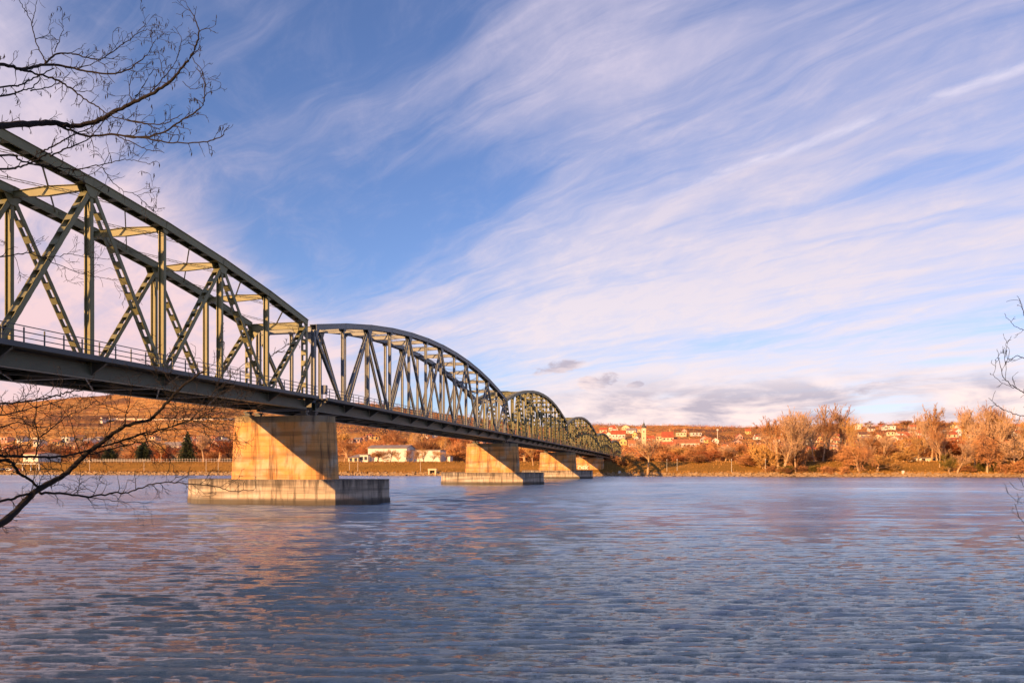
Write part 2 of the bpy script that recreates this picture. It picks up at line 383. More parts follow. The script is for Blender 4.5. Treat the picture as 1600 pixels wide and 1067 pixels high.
for k in range(56):
    lam=float(np.exp(rng.uniform(math.log(.9),math.log(6.0)))); th=R(86)+rng.normal(0,.22)
    kx,ky=math.cos(th)*2*PI/lam,math.sin(th)*2*PI/lam; ph=rng.uniform(0,6.28)
    Zw+=.0034*lam*far*np.clip((lam/spc-2.2)/2,0,1)*np.sin(Xw*kx+Yw*ky+ph)
patch=.65+.35*np.sin(Xw*.06+np.sin(Yw*.05))*np.sin(Yw*.043+1.1+.7*np.sin(Xw*.031))
Zw*=patch*1.15
tag(grid('river',Xw,Yw,Zw,water()),kind='structure')
# near bank underneath and behind the camera
xn=np.linspace(-90,90,130); yn=np.linspace(-60,13,70); Xn,Yn=np.meshgrid(xn,yn)
Zn=np.interp(Yn,[-60,-12,-1,5.5,9,13],[3.2,2.6,2.1,.35,-.6,-1.5])+.06*np.sin(Xn*1.7)*np.cos(Yn*2.1)+rng.normal(0,.03,Xn.shape)
tag(grid('near_bank',Xn,Yn,Zn,varied('bank_earth',(.05,.04,.02),(.12,.10,.04),1.5,1,bmp=.5)),kind='structure')
# riprap boulders (nobody could count them)
b=MB()
for i in range(3800):
    u=random.uniform(-.85,.85); s=random.uniform(-.6,3.3); y=(289+s/.986)/(1+.1667*u); x=u*y
    z=tz(x,y); r=random.uniform(.18,.55)
    k=[Vector((random.uniform(.6,1.2)*sx*r,random.uniform(.6,1.2)*sy*r,random.uniform(.4,.9)*sz_*r)) for sz_ in(-1,1) for sx,sy in((-1,-1),(1,-1),(1,1),(-1,1))]
    b.box8([(x+q.x,y+q.y,z+q.z) for q in k])
tag(b.build('riprap',varied('riprap_stone',(.10,.07,.04),(.40,.28,.16),.35,.95,c3=(.26,.18,.10))),'loose pale boulders along the far waterline','riprap',kind='stuff')
# dry grass tufts on the embankment
b=MB()
for i in range(15000):
    u=random.uniform(-.8,.8); s=random.choice([random.uniform(2.6,4.2),random.uniform(6.5,22),random.uniform(14,24)]); y=(289+s/.986)/(1+.1667*u); x=u*y; z=tz(x,y)
    h=random.uniform(.15,.5)*(1.6 if s<4.3 else 1); n=len(b.v)
    for q in range(2):
        a=random.uniform(0,PI); dx,dy=math.cos(a)*h*.5,math.sin(a)*h*.5; n=len(b.v)
        b.v+=[(x-dx,y-dy,z-.05),(x+dx,y+dy,z-.05),(x+random.uniform(-.1,.1),y,z+h)]; b.f.append((n,n+1,n+2))
tag(b.build('dry_grass',varied('dry_grass_blades',(.24,.13,.025),(.46,.24,.07),.1,.95)),'golden dry grass tufts on the far embankment','grass',kind='stuff')
# ------------------------------------------------------------------ bridge
def BW(t,v,z): return (X0+t*SA-v*CA, t*CA+v*SA, z)
LAT=Vector((-CA,SA,0)); W=6.2
def zc(un): return CAMZ+un*U
STYLE={}
def truss_span(n0,n1,zb0,zb1,e0,e1,B,npan,style,label,first=False):
    paint=GREEN if style=='batten' else BLUE
    root=empty('truss_span',BW(80*n0,W/2,zc(zb0)),0)
    tag(root,label,'bridge span','steel truss spans of the road bridge')
    ox=Vector(root.location)
    def P(s,v,zun):   # local coordinates relative to the empty
        t=80*(n0+(n1-n0)*s)
        return Vector(BW(t,v,zc(zun)))-ox
    zb=lambda s: zb0+(zb1-zb0)*s
    zt=lambda s: zb(s)+e0+(e1-e0)*s+4*B*s*(1-s)
    def part(name,mb,mat=paint,parent=root): return mb.build(name,mat,parent)
    def plates(mb,A,Bp,wl,wi,th=.05):
        for sg in(-1,1):
            o=LAT*(sg*(wl/2-th/2)); mb.bar(A+o,Bp+o,th,wi,LAT)
            # flange lips
            d=(Bp-A).normalized(); up=d.cross(LAT).normalized()
            for q in(-1,1):
                oo=o-LAT*(sg*.015)+up*(q*(wi/2+.012)); mb.bar(A+oo,Bp+oo,.06,.024,LAT)
    def batten(mb,A,Bp,wl,wi,pitch=.95,bh=.40,both=True):
        plates(mb,A,Bp,wl,wi)
        L=(Bp-A).length; d=(Bp-A)/L; up=d.cross(LAT).normalized(); k=max(2,int(L/pitch))
        for i in range(k):
            c=A+d*(L*(i+.5)/k); 
            for q in ((-1,1) if both else (-1,)):
                o=up*(q*(wi/2+.03)); mb.bar(c-d*bh/2+o,c+d*bh/2+o,wl-.04,.02,LAT)
    for v in (0,W):
        # top chord: box with deep side plates, cover plate and battens below
        mb=MB(); NS=npan
        pts=[P(i/NS,v,zt(i/NS)-4.3) for i in range(NS+1)]
        for i in range(NS):
            A,Bp=pts[i],pts[i+1]; d=(Bp-A).normalized(); A=A-d*.05; Bp=Bp+d*.05
            for sg in(-1,1):
                o=LAT*(sg*.345); mb.bar(A+o,Bp+o,.05,.52,LAT)
                up=d.cross(LAT).normalized(); up=up if up.z>0 else -up
                oo=LAT*(sg*.365)-up*.275; mb.bar(A+oo,Bp+oo,.10,.03,LAT)
            up=d.cross(LAT).normalized(); up=up if up.z>0 else -up
            mb.bar(A+up*.285,Bp+up*.275,.86,.03,LAT)
            L=(Bp-A).length
            k=int(L/1.3)
            for j in range(k):
                c=A+d*(L*(j+.5)/k)-up*.235; mb.bar(c-d*.2,c+d*.2,.64,.02,LAT)
        part('top_chord',mb)
        # bottom chord
        mb=MB()
        hb=12.4*U
        A,Bp=P(0,v,zb(0)+6.2),P(1,v,zb(1)+6.2)
        for sg in(-1,1): mb.bar(A+LAT*sg*.2,Bp+LAT*sg*.2,.05,hb,LAT)
        for q in(-1,1): mb.bar(A+Vector((0,0,q*(hb/2+.015))),Bp+Vector((0,0,q*(hb/2+.015))),.56,.03,LAT)
        if style=='solid':
            pass
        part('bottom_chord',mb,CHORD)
        for i in range(npan+1):
            s=i/npan; top=(i%2==0); A=P(s,v,zb(s)+11.5); Bp=P(s,v,zt(s)-8.5)
            mb=MB(); end=i in(0,npan)
            if style=='batten':
                if end: batten(mb,A,Bp,.56,.34,1.0,.5)
                else:
                    plates(mb,A,Bp,.48,.24); mb.bar(A,Bp,.40,.03,LAT)
            else:
                plates(mb,A,Bp,.36 if not end else .44,.24 if not end else .34); mb.bar(A,Bp,.30,.03,LAT)
            # gussets
            dirx=(P(1,v,0)-P(0,v,0)).normalized()
            g=1.5 if top else .8
            zg=(zt(s)-4.3)
            c=P(s,v,zg)
            for sg in(-1,1):
                o=LAT*(sg*.295); lo=-.95 if top else -.6
                a=max(-g*.5,-(c-P(0,v,zg)).length) ; bb=min(g*.5,(P(1,v,zg)-c).length)
                slope=(zt(min(1,s+.02))-zt(max(0,s-.02)))*U/((min(1,s+.02)-max(0,s-.02))*80*(n1-n0))
                q=[c+o+dirx*(a*.35)+Vector((0,0,lo)),c+o+dirx*(bb*.35)+Vector((0,0,lo)),c+o+dirx*bb+Vector((0,0,-.2+slope*bb)),c+o+dirx*a+Vector((0,0,-.2+slope*a))]
                n=len(mb.v); 
                q2=[p_+LAT*(sg*.02) for p_ in q]
                mb.box8([q[0],q[1],q2[1],q2[0],q[3],q[2],q2[2],q2[3]])
            part('vertical',mb)
        for i in range(npan):
            s0,s1=i/npan,(i+1)/npan
            if i%2==0: A,Bp=P(s0,v,zt(s0)-9.5),P(s1,v,zb(s1)+12)
            else: A,Bp=P(s1,v,zt(s1)-9.5),P(s0,v,zb(s0)+12)
            d=(Bp-A).normalized(); A=A+d*.15; Bp=Bp-d*.25
            mb=MB()
            if style=='batten': batten(mb,A,Bp,.58,.26,1.06,.44)
            else:
                plates(mb,A,Bp,.34,.26); mb.bar(A,Bp,.28,.03,LAT)
            part('diagonal',mb)
    # cross beams and top bracing
    cen=[]
    for i in range(npan+1):
        s=i/npan; mb=MB(); z=zt(s)-8.0
        A,Bp=P(s,.25,z),P(s,W-.25,z); mid=(A+Bp)/2
        fwd=(P(1,0,0)-P(0,0,0)).normalized()
        portal=i in(0,npan); dep=.62 if portal else .34; sag=.62 if portal else .60
        up=Vector((0,0,1))
        for (a,b_,ha,hb_) in((A,mid,dep,sag),(mid,Bp,sag,dep)):
            mb.box8([a-fwd*.015-up*(ha*.5),a+fwd*.015-up*(ha*.5),b_+fwd*.015-up*(hb_*.5),b_-fwd*.015-up*(hb_*.5),
                     a-fwd*.015+up*(ha*.5),a+fwd*.015+up*(ha*.5),b_+fwd*.015+up*(hb_*.5),b_-fwd*.015+up*(hb_*.5)])
            for sgn in(-1,1):
                mb.bar(a+up*(sgn*(ha*.5+.012)),b_+up*(sgn*(hb_*.5+.012)),.24,.024,fwd)
        if portal:   # knee brackets
            for a,sg in((A,1),(Bp,-1)):
                mb.box8([a-fwd*.02-up*1.5,a+fwd*.02-up*1.5,a+fwd*.02-up*1.4+LAT*sg*.1,a-fwd*.02-up*1.4+LAT*sg*.1,
                         a-fwd*.02-up*.32,a+fwd*.02-up*.32,a+fwd*.02-up*.32+LAT*sg*1.1,a-fwd*.02-up*.32+LAT*sg*1.1])
        part('cross_beam',mb); cen.append(P(s,W/2,z+3.6))
    for i in range(npan+1):
        for ds in(-.5,.5):
            s=(i+ds)/npan
            if s<0 or s>1: continue
            for v in(.25,W-.25):
                E=P(s,v,zt(s)-4.6); A=cen[i]; mb=MB()
                # latticed angle pair
                d=(E-A); L=d.length; d/=L; sd=Vector((0,0,1)).cross(d).normalized()
                for sg in(-1,1): mb.bar(A+Vector((0,0,sg*.07)),E+Vector((0,0,sg*.07)),.07,.02,sd)
                k=int(L/.3)
                for j in range(k):
                    z0=.07 if j%2 else -.07
                    mb.bar(A+d*(L*j/k)+Vector((0,0,z0)),A+d*(L*(j+1)/k)+Vector((0,0,-z0)),.03,.012,sd)
                part('bracing_bar',mb)
    # floor: slab, stringers, floor beams, brackets
    zd=lambda s: zb(s)+14.5     # deck underside
    mb=MB()
    rise=5.8
    mb.box8([P(0,-1.45,zd(0)+1.2),P(1,-1.45,zd(1)+1.2),P(1,W+1.45,zd(1)+1.2),P(0,W+1.45,zd(0)+1.2),
             P(0,-1.45,zd(0)+3.6),P(1,-1.45,zd(1)+3.6),P(1,W+1.45,zd(1)+3.6),P(0,W+1.45,zd(0)+3.6)])
    part('deck_slab',mb,ASPH)
    for v in(-1.5,W+1.5):
        mb=MB(); mb.bar(P(0,v,zd(0)+2.2+.6),P(1,v,zd(1)+2.2+.6),.06,.30,LAT); part('edge_beam',mb,RAILM if style=='batten' else DARK)
    for v in(1.2,2.5,3.7,5.0):
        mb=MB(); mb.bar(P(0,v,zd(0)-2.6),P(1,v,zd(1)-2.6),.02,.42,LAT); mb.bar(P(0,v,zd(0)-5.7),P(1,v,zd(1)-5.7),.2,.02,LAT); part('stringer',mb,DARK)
    for i in range(npan+1):
        s=i/npan; mb=MB(); fwd=(P(1,0,0)-P(0,0,0)).normalized(); up=Vector((0,0,1))
        ss=min(max(s,.004),.996)
        A,Bp=P(ss,.26,zb(ss)+7),P(ss,W-.26,zb(ss)+7)
        mb.bar(A,Bp,.03,.86,fwd)
        for sg in(-1,1): mb.bar(A+up*sg*.44,Bp+up*sg*.44,.3,.025,fwd)
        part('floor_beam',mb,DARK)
        for v,sg in((-.26,-1),(W+.26,1)):
            mb=MB(); a=P(ss,v,zb(ss)); e=sg*1.1
            q0=a+up*(3*U); q1=a+up*(15.4*U); q2=q1+LAT*e; q3=q2-up*.12
            f=fwd*.02
            mb.box8([q0-f,q0+f,q3+f,q3-f,q1-f,q1+f,q2+f,q2-f]); mb.bar(q0,q3,.16,.025,fwd)
            part('walkway_bracket',mb,DARK)
        if i<npan:
            s2=(i+1)/npan
            for a,b_ in((0.25,W-.25),(W-.25,.25)):
                mb=MB(); mb.bar(P(s,a,zb(s)+1.0 if a<1 else zb(s)+.4),P(s2,b_,zb(s2)+1.0 if a<1 else zb(s2)+.4),.14,.08,(0,0,1)); part('wind_brace',mb,DARK)
    # railings (posts are sub-parts)
    npost=int(round(80*(n1-n0)/1.384)); pm=None
    for v in(-1.42,W+1.42):
        mb=MB()
        for h in(15.6,10.6,5.6): mb.bar(P(0,v,zd(0)+3.6+h),P(1,v,zd(1)+3.6+h),.045,.05,LAT)
        rl=part('railing',mb,RAILM)
        if pm is None: pm=MB().box((0,0,.5),(.06,.06,1.02)).mesh('post',RAILM)
        for i in range(npost):
            s=(i+.5)/npost; p_=addo('post',pm,rl); p_.location=P(s,v,zd(s)+3.6-1.0); p_.rotation_euler=(0,0,-R(13.59))
    return root
L_='steel arched truss span of the road bridge, '
spans=[(-.061,.977,85.5,86.5,136,136,68,12,'batten','nearest olive green steel truss span, cut by the left edge of the photo'),
 (1.0,1.99,86.5,79,134,130,67,12,'solid','blue grey steel arch truss span on the nearest pier with plain slender diagonals'),
 (2.0,2.925,79,70,131,126,74,12,'batten','yellow lit steel truss span just beyond the plain blue grey one'),
 (2.935,3.79,70,59,126,123,62,10,'batten','fourth steel truss span, ending over the pier on the far shore'),
 (3.8,4.42,59,49,122,114,34,8,'batten','fifth, shorter truss span standing over the far bank'),
 (4.43,5.0,49,41,114,105,30,8,'batten','last and smallest truss span at the town end of the bridge')]
for i,a in enumerate(spans): truss_span(*a)
# control box beside the end post of the second span
t=80*1.012
bx=empty('control_cabinet',BW(t,-.7,zc(105.2))); bx.rotation_euler=(0,0,-R(13.59))
tag(bx,'grey control cabinet on the walkway beside the second span\'s end post','cabinet')
MB().box((0,0,.95),(.55,.35,.9)).build('cabinet_body',plain('cabinet_grey',(.16,.18,.22)),bx)
MB().box((-.2,0,.25),(.06,.06,.5)).box((.2,0,.25),(.06,.06,.5)).build('stand',RAILM,bx)
MB().box((0,-.185,.95),(.45,.015,.78)).build('door',plain('cabinet_door_grey',(.22,.24,.28)),bx)
# piers
def stad(hl,hw,k=9,off=0):
    pts=[]
    for i in range(k): 
        a=-PI/2+PI*i/(k-1); pts.append((hl-hw+hw*math.cos(a),hw*math.sin(a)))
    for i in range(k):
        a=PI/2+PI*i/(k-1); pts.append((-(hl-hw)+hw*math.cos(a),hw*math.sin(a)))
    return pts
def pier(n,ztop,label,land=False,noise_off=0):
    t=80*n; x,y,_=BW(t,W/2,0); root=empty('bridge_pier',(x,y,0),-R(13.59))
    tag(root,label,'bridge pier','concrete piers of the road bridge')
    zt_=CAMZ+ztop*U
    zcap=zt_-.62
    z0=2.47 if not land else .2
    sh=lambda q:[(a+.42,b_) for a,b_ in q]
    b=MB(); b.prism(sh(stad(5.72,2.05)),z0,zcap,sh(stad(5.42,1.95))); b.build('shaft',SHAFT,root)
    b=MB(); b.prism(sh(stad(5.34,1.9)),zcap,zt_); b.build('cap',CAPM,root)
    if not land:
        pl=[(7.4,-2.9),(9.9,1.6),(10.5,2.9),(-7.2,2.9),(-8.6,2.3),(-9.8,1.3),(-10.35,.4),(-10.35,-.4),(-9.8,-1.3),(-8.6,-2.3),(-7.2,-2.9)]
        o=MB().prism(pl,-2.5,2.47).build('caisson',CAIS,root)
        fo=[(a*1.012,b_*1.035) for a,b_ in pl]
        MB().prism(fo,-2.4,.62,[(a*1.006,b_*1.02) for a,b_ in pl]).build('footing_ledge',CAIS,root)
    for v in(0,W):
        for d in(-.95,.95):
            b=MB(); b.box((W/2-v,d,zt_+.08),(.9,.7,.16)); b.box((W/2-v,d,zt_+.27),(.55,.4,.22)); b.box((W/2-v,d,zt_+.45),(.7,.6,.14))
            b.build('bearing',DARK,root)
    return root
pier(.9885,75.8,'nearest concrete pier on a stained caisson in the river, half in golden sun')
pier(1.995,69,'second concrete pier in the river, the smaller one right behind the nearest')
pier(2.93,61,'third concrete pier in the river, low on a pale caisson')
p4=pier(3.795,50,'concrete pier with white graffiti on the stones of the far shore',land=True)
fc=bpy.data.curves.new('graffiti','FONT'); fc.body='OEK'; fc.size=2.0; fc.extrude=.008; fc.offset=.035
dg=None
fo=bpy.data.objects.new('graffiti',fc); C.objects.link(fo)
me=bpy.data.meshes.new_from_object(fo); bpy.data.objects.remove(fo)
me.materials.append(plain('white_spray_paint',(.85,.85,.8)))
g=addo('graffiti',me,p4); g.location=(-3.9,-2.11,2.3); g.rotation_euler=(R(90),0,0); g.scale=(1.1,1,1)
pier(4.425,39,'slim concrete pier on the grass slope under the short end spans',land=True)
def abut(t,label,zt_,z0,sgn):
    x,y,_=BW(t,W/2,0); r=empty('bridge_abutment',(x,y,0),-R(13.59)); tag(r,label,'abutment')
    MB().box((0,sgn*2.2,(z0+zt_)/2),(11,4,zt_-z0)).build('abutment_wall',SHAFT,r)
    MB().box((-5.8,sgn*5,(z0+zt_)/2+.3),(.6,9,zt_-z0+1.4)).build('wing_wall',SHAFT,r)
    MB().box((5.8,sgn*5,(z0+zt_)/2+.3),(.6,9,zt_-z0+1.4)).build('wing_wall',SHAFT,r)
abut(80*5.005,'concrete abutment where the bridge meets the town bank',zc(33),2,1)
abut(-80*.064,'concrete abutment at the near end of the bridge, outside the left edge',zc(78),0,-1)
# ------------------------------------------------------------------ bare trees
class TG:
    def __init__(s,seed): s.r=random.Random(seed); s.trunk=MB(); s.crown=MB()
    def limb(s,p,d,L,r,depth,maxd,par):
        rr=s.r; n=4 if depth<2 else 3; pts=[p]; rad=[r]; dd=d.copy()
        for i in range(n):
            w=par['wob']*(.6 if depth==0 else 1)
            dd=(dd+Vector((rr.gauss(0,w),rr.gauss(0,w),rr.gauss(0,w)+par['up']*(1 if depth>0 else .3)-par['droop']*(depth>=2)*(i+1)*.5))).normalized()
            p=p+dd*(L/n); pts.append(p); rad.append(max(par['rmin'],r*(1-.55*(i+1)/n)))
        (s.trunk if depth<par['tl'] else s.crown).tube(pts,rad,5 if depth==0 else 3,cap=False)
        if depth>=maxd: return
        kids=par['kids'][min(depth,len(par['kids'])-1)]
        for k in range(kids):
            t=rr.uniform(par['t0'] if depth==0 else .2,1.0) if k else 1.0
            i=min(int(t*n),n-1); f=t*n-i; q=pts[i].lerp(pts[i+1],f)
            base=(pts[i+1]-pts[i]).normalized(); ax=base.orthogonal().normalized(); ax=base.cross(ax) if rr.random()<.5 else ax
            from mathutils import Quaternion
            ax=Quaternion(base,rr.uniform(0,6.28))@ax
            ang=rr.gauss(par['ang'],.18)*(.55 if k==0 else 1)
            nd=Quaternion(ax,ang)@base
            nl=L*par['lr']*rr.uniform(.65,1.15)*(1.1-.35*t if depth==0 else 1)
            s.limb(q,nd,nl,max(par['rmin'],rad[i]*.62),depth+1,maxd,par)
def tree_proto(seed,H,par,maxd=5,stems=1):
    g=TG(seed)
    for k in range(stems):
        a=g.r.uniform(0,6.28); lean=par.get('lean',.06) if stems==1 else .22
        d=Vector((math.cos(a)*lean,math.sin(a)*lean*.6,1)).normalized()
        g.limb(Vector((math.cos(a)*.25*(stems>1),math.sin(a)*.25*(stems>1),-.3)),d,H*par['trunk'],par['r0'],0,maxd,par)
    zs=max(v[2] for v in g.crown.v); k=H/zs
    for m_ in(g.trunk,g.crown): m_.v=[(x*k,y*k,z*k) for x,y,z in m_.v]
    return g
VASE=dict(trunk=.42,r0=.23,kids=[7,5,4,3,3],ang=.50,lr=.66,wob=.10,up=.17,droop=0,rmin=.025,tl=3,t0=.35)
POPL=dict(trunk=.62,r0=.19,kids=[16,6,5,4,2],ang=.42,lr=.42,wob=.08,up=.16,droop=0,rmin=.025,tl=2,t0=.2)
WILL=dict(trunk=.35,r0=.25,kids=[8,6,5,4,2],ang=.8,lr=.68,wob=.14,up=.04,droop=.16,rmin=.025,tl=2,t0=.4)
THIK=dict(trunk=.30,r0=.09,kids=[6,5,4,4,2],ang=.75,lr=.75,wob=.16,up=.07,droop=0,rmin=.030,tl=1,t0=.1)
ROUND=dict(trunk=.34,r0=.22,kids=[8,6,5,4,2],ang=.72,lr=.66,wob=.13,up=.06,droop=0,rmin=.030,tl=2,t0=.4)
PRO={}
def mkpro(kind,seeds,H,par,maxd=5,stems=1):
    PRO[kind]=[]
    for sd in seeds:
        g=tree_proto(sd,H,par,maxd,stems)
        xs=[v[0] for v in g.crown.v]; wdt=np.percentile(xs,97)-np.percentile(xs,3)
        PRO[kind].append((g,H,float(wdt),{}))
mkpro('vase',[1,2,3],20,VASE); mkpro('poplar',[4,5,6],20,POPL); mkpro('willow',[7,8],12,WILL)
mkpro('thicket',[9,10,11],6,THIK,4,stems=6); mkpro('round',[12,13,14],10,ROUND)
def inst_tree(kind,name,x,y,z,H,wd,tw,bark,label,cat,group=None,lean=0,k=None,rz=None):
    i=random.randrange(len(PRO[kind])) if k is None else k%len(PRO[kind])
    g,h0,w0,cache=PRO[kind][i]
    key=(tw,bark)
    if key not in cache:
        cache[key]=(g.trunk.mesh('trunk',bark),g.crown.mesh('crown',TW[tw]))
    r=empty(name,(x,y,z),0); tag(r,label,cat,group)
    sx=min(max(wd/w0,.3*H/h0),2.2*H/h0)
    r.scale=(sx,sx,H/h0); r.rotation_euler=(0,lean,random.uniform(0,6.28) if rz is None else rz)
    if lean: r.rotation_euler=(0,lean,0)
    addo('trunk',cache[key][0],r); addo('crown',cache[key][1],r)
    return r
ORD=['leftmost','second','third','fourth','fifth','sixth','seventh','eighth','ninth','tenth','eleventh','twelfth','thirteenth','fourteenth','fifteenth','sixteenth','seventeenth','eighteenth','nineteenth','twentieth']
TENS=['','','twenty','thirty','forty','fifty','sixty','seventy']
def ordw(i):
    if i<20: return ORD[i] if i==0 else ORD[i]+' from the left'
    a,b_=divmod(i+1,10); 
    return ((TENS[a]+'-'+['','first','second','third','fourth','fifth','sixth','seventh','eighth','ninth'][b_]) if b_ else TENS[a][:-1]+'ieth')+' from the left'
def hpx(Y,p): return p*Y/F
# named trees of the far bank: (px, s, top_y, width_px, kind, twig, bark, label, lean)
PB=BARKP
named=[
 (1012,1.8,676,46,'vase','tan_twigs',PB,'pale bare tree leaning over the stones just right of the bridge end',-.16),
 (1224,3,634,58,'vase','tan_twigs',PB,'tall wide bare tree, left one of the pale pair rising above the skyline',-.05),
 (1243,3,642,40,'vase','tan_twigs',PB,'tall pale bare tree right of the widest one on the waterline',.04),
 (1298,28,628,34,'poplar','tan_twigs',BARKP,'tall narrow bare poplar in the right bank row, left of the matching pair',0),
 (1322,34,632,30,'poplar','brown_twigs',BARKP,'tall dark crowned bare poplar, right of the matching pair',0),
 (1272,22,648,26,'poplar','tan_twigs',BARKP,'thin bare poplar between the widest tree and the poplar pair',0),
 (1342,5,684,50,'willow','orange_twigs',PB,'rounded orange willow at the waterline beside the mown slope',0),
 (1455,26,630,28,'poplar','tan_twigs',PB,'tall lone bare poplar behind the long white school building',0),
 (1436,40,642,16,'poplar','tan_twigs',PB,'slim pale poplar left of the tall lone one',0),
 (1484,2.5,706,20,'round','olive_twigs',PB,'small olive green tree leaning left over the waterline path',-.22),
 (1495,3,684,58,'vase','tan_twigs',PB,'thick split trunk tree with a low spreading crown on the waterline',.05),
 (1502,34,634,18,'poplar','brown_twigs',BARKP,'narrow dark bare poplar above the split trunk tree',0),
 (1524,24,626,32,'vase','tan_twigs',PB,'tall bare tree with two pale stems near the right edge',0),
 (1549,30,624,34,'vase','brown_twigs',PB,'tallest bare crown near the right edge of the photo',0),
 (1572,26,632,30,'vase','tan_twigs',PB,'tall bare tree partly behind the hanging twigs at the right edge',0),
 (1542,3.5,664,50,'willow','orange_twigs',PB,'straight pale trunk with an orange crown on the waterline near the right edge',0),
 (1587,3,676,36,'round','tan_twigs',PB,'pale trunk tree on the waterline, last before the right edge',0),
 (318,30,672,30,'vase','tan_twigs',PB,'pale bare tree between the big fir and the nearest pier',0),
 (250,18,690,30,'vase','golden_twigs',PB,'pale double stem tree right in front of the white fence',-.04),
 (342,26,684,34,'round','russet_twigs',PB,'reddish round bare tree beside the nearest pier',0),
 (692,60,672,20,'poplar','golden_twigs',PB,'tall golden bare tree right of the white hall',0),
 (620,95,668,20,'poplar','orange_twigs',PB,'slim orange tree rising behind the roof of the white hall',0),
 (648,90,676,18,'poplar','tan_twigs',PB,'second slim tree behind the roof of the white hall',0),
 (590,22,702,22,'round','brown_twigs',BARKD,'dark small tree against the left part of the white hall',0),
 (610,22,700,26,'vase','brown_twigs',BARKD,'fan shaped bare tree against the middle of the white hall',0),
 (634,22,700,26,'vase','brown_twigs',BARKD,'spreading bare tree against the right part of the white hall',0),
 (662,20,698,26,'vase','golden_twigs',BARKD,'gold tinted tree against the right end of the white hall',0),
 (833,14,690,28,'vase','golden_twigs',PB,'pale forked tree between the second and third piers',0),
 (820,30,684,36,'round','orange_twigs',PB,'orange round tree close behind the second pier',0),
 (140,30,700,30,'round','orange_twigs',PB,'small orange tree seen through the branches, left of the fence',0),
]
for (px_,s,ty,wp,kind,tw,bark,label,lean) in named:
    x,y,z=place(px_,s); H=(CAMZ+(HY-ty)/F*y)-z
    inst_tree(kind,'bare_tree',x,y,z,H,hpx(y,wp),tw,bark,label,'tree','bare winter trees on the far bank',lean,rz=random.uniform(0,6))
TL=[(1204,20,655,24),(1216,10,641,34),(1236,16,634,34),(1255,14,641,30),(1264,30,656,22),(1286,24,641,26),(1309,36,640,26),(1331,30,646,24),(1446,34,641,18),(1464,22,637,22),(1478,30,656,18),(1514,28,641,24),(1534,18,634,28),(1561,26,628,28),(1566,14,642,26),(1583,22,646,24),(1597,20,650,24),(1468,12,664,26),(1525,10,660,30),(1612,20,640,30),(1360,26,672,26),(1385,34,684,24)]
WH=['first','second','third','fourth','fifth','sixth','seventh','eighth']
for i,(px_,s,ty,wp) in enumerate(TL):
    x,y,z=place(px_,s); H=(CAMZ+(HY-ty)/F*y)-z
    side='by the waterline pair' if px_<1340 else ('right of the school' if px_>1400 else 'left of the school')
    k_=sum(1 for q in TL[:i] if (q[0]<1340)==(px_<1340) and (q[0]>1400)==(px_>1400))
    inst_tree('vase' if i%3 else 'poplar','bare_tree',x,y,z,H,hpx(y,wp),['tan_twigs','brown_twigs','tan_twigs','golden_twigs'][i%4],PB,'%s fine branched bare tree %s, crown above the roofs'%(WH[k_] if k_<8 else ORD[k_],side),'tree','tall fine branched trees behind the right bank')
HT=[(583,24,704,18),(598,20,702,22),(623,18,703,24),(645,22,700,24),(656,26,703,20),(676,22,701,22),(688,20,704,20),(700,24,706,18)]
for i,(px_,s,ty,wp) in enumerate(HT):
    x,y,z=place(px_,s); H=(CAMZ+(HY-ty)/F*y)-z
    inst_tree('vase','bare_tree',x,y,z,H,hpx(y,wp),['golden_twigs','tan_twigs'][i%2],BARKP,'%s pale twiggy tree in the line before the white hall'%(ORD[i] if i else 'leftmost'),'tree','pale trees in a line before the white hall')
# rows of orange thickets and smaller trees
def row(n,x0,x1,s0,s1,t0,t1,kinds,tws,wr,fmt,name,cat,group,seed):
    rr=random.Random(seed); xs=sorted(x0+(x1-x0)*(i+rr.uniform(.15,.85))/n for i in range(n))
    for i,px_ in enumerate(xs):
        s=rr.uniform(s0,s1); x,y,z=place(px_,s); H=(CAMZ+(HY-rr.uniform(t0,t1))/F*y)-z; H=max(H,2.2)
        tw=rr.choice(tws)
        inst_tree(rr.choice(kinds),name,x,y,z,H,hpx(y,rr.uniform(*wr)),tw,PB,fmt%(ordw(i),tw.split('_')[0]),cat,group)
row(13,1030,1205,14,34,698,710,['thicket','round'],['orange_twigs','russet_twigs','orange_twigs','brown_twigs'],(20,34),'%s in the row of orange scrub right of the bridge end, %s','bare_shrub','shrub','scrub trees along the embankment right of the bridge',31)
row(15,1190,1420,7,40,688,708,['thicket','round','willow'],['orange_twigs','brown_twigs','golden_twigs'],(20,34),'%s among the low trees around the tall poplars, %s','bare_tree','tree','low bare trees around the poplars',32)
row(14,1465,1640,7,45,680,706,['thicket','round','willow'],['orange_twigs','brown_twigs','golden_twigs','russet_twigs'],(22,38),'%s among the low trees at the right edge, %s','bare_tree','tree','low bare trees at the right edge',33)
row(16,530,765,40,150,682,704,['round','thicket','vase'],['orange_twigs','russet_twigs','brown_twigs','orange_twigs'],(22,36),'%s of the trees under the second span, %s','bare_tree','tree','bare trees seen under the second span',34)
row(6,812,905,20,70,680,700,['round','thicket'],['orange_twigs','russet_twigs'],(24,36),'%s of the orange trees seen between the far piers, %s','bare_tree','tree','orange trees between the far piers',35)
row(16,-40,366,34,110,690,706,['round','thicket','vase'],['russet_twigs','brown_twigs','orange_twigs','tan_twigs'],(22,36),'%s of the bare trees behind the white fence line, %s','bare_tree','tree','bare trees behind the white fence',36)
row(12,1000,1200,60,150,684,702,['round','vase'],['russet_twigs','brown_twigs','orange_twigs'],(18,30),'%s of the trees between the church and the wide tree, %s','bare_tree','tree','bare trees below the church',37)
row(14,1330,1620,60,180,680,700,['round','vase'],['russet_twigs','brown_twigs','tan_twigs'],(16,28),'%s of the garden trees among the right hand houses, %s','bare_tree','tree','garden trees among the right hand houses',38)
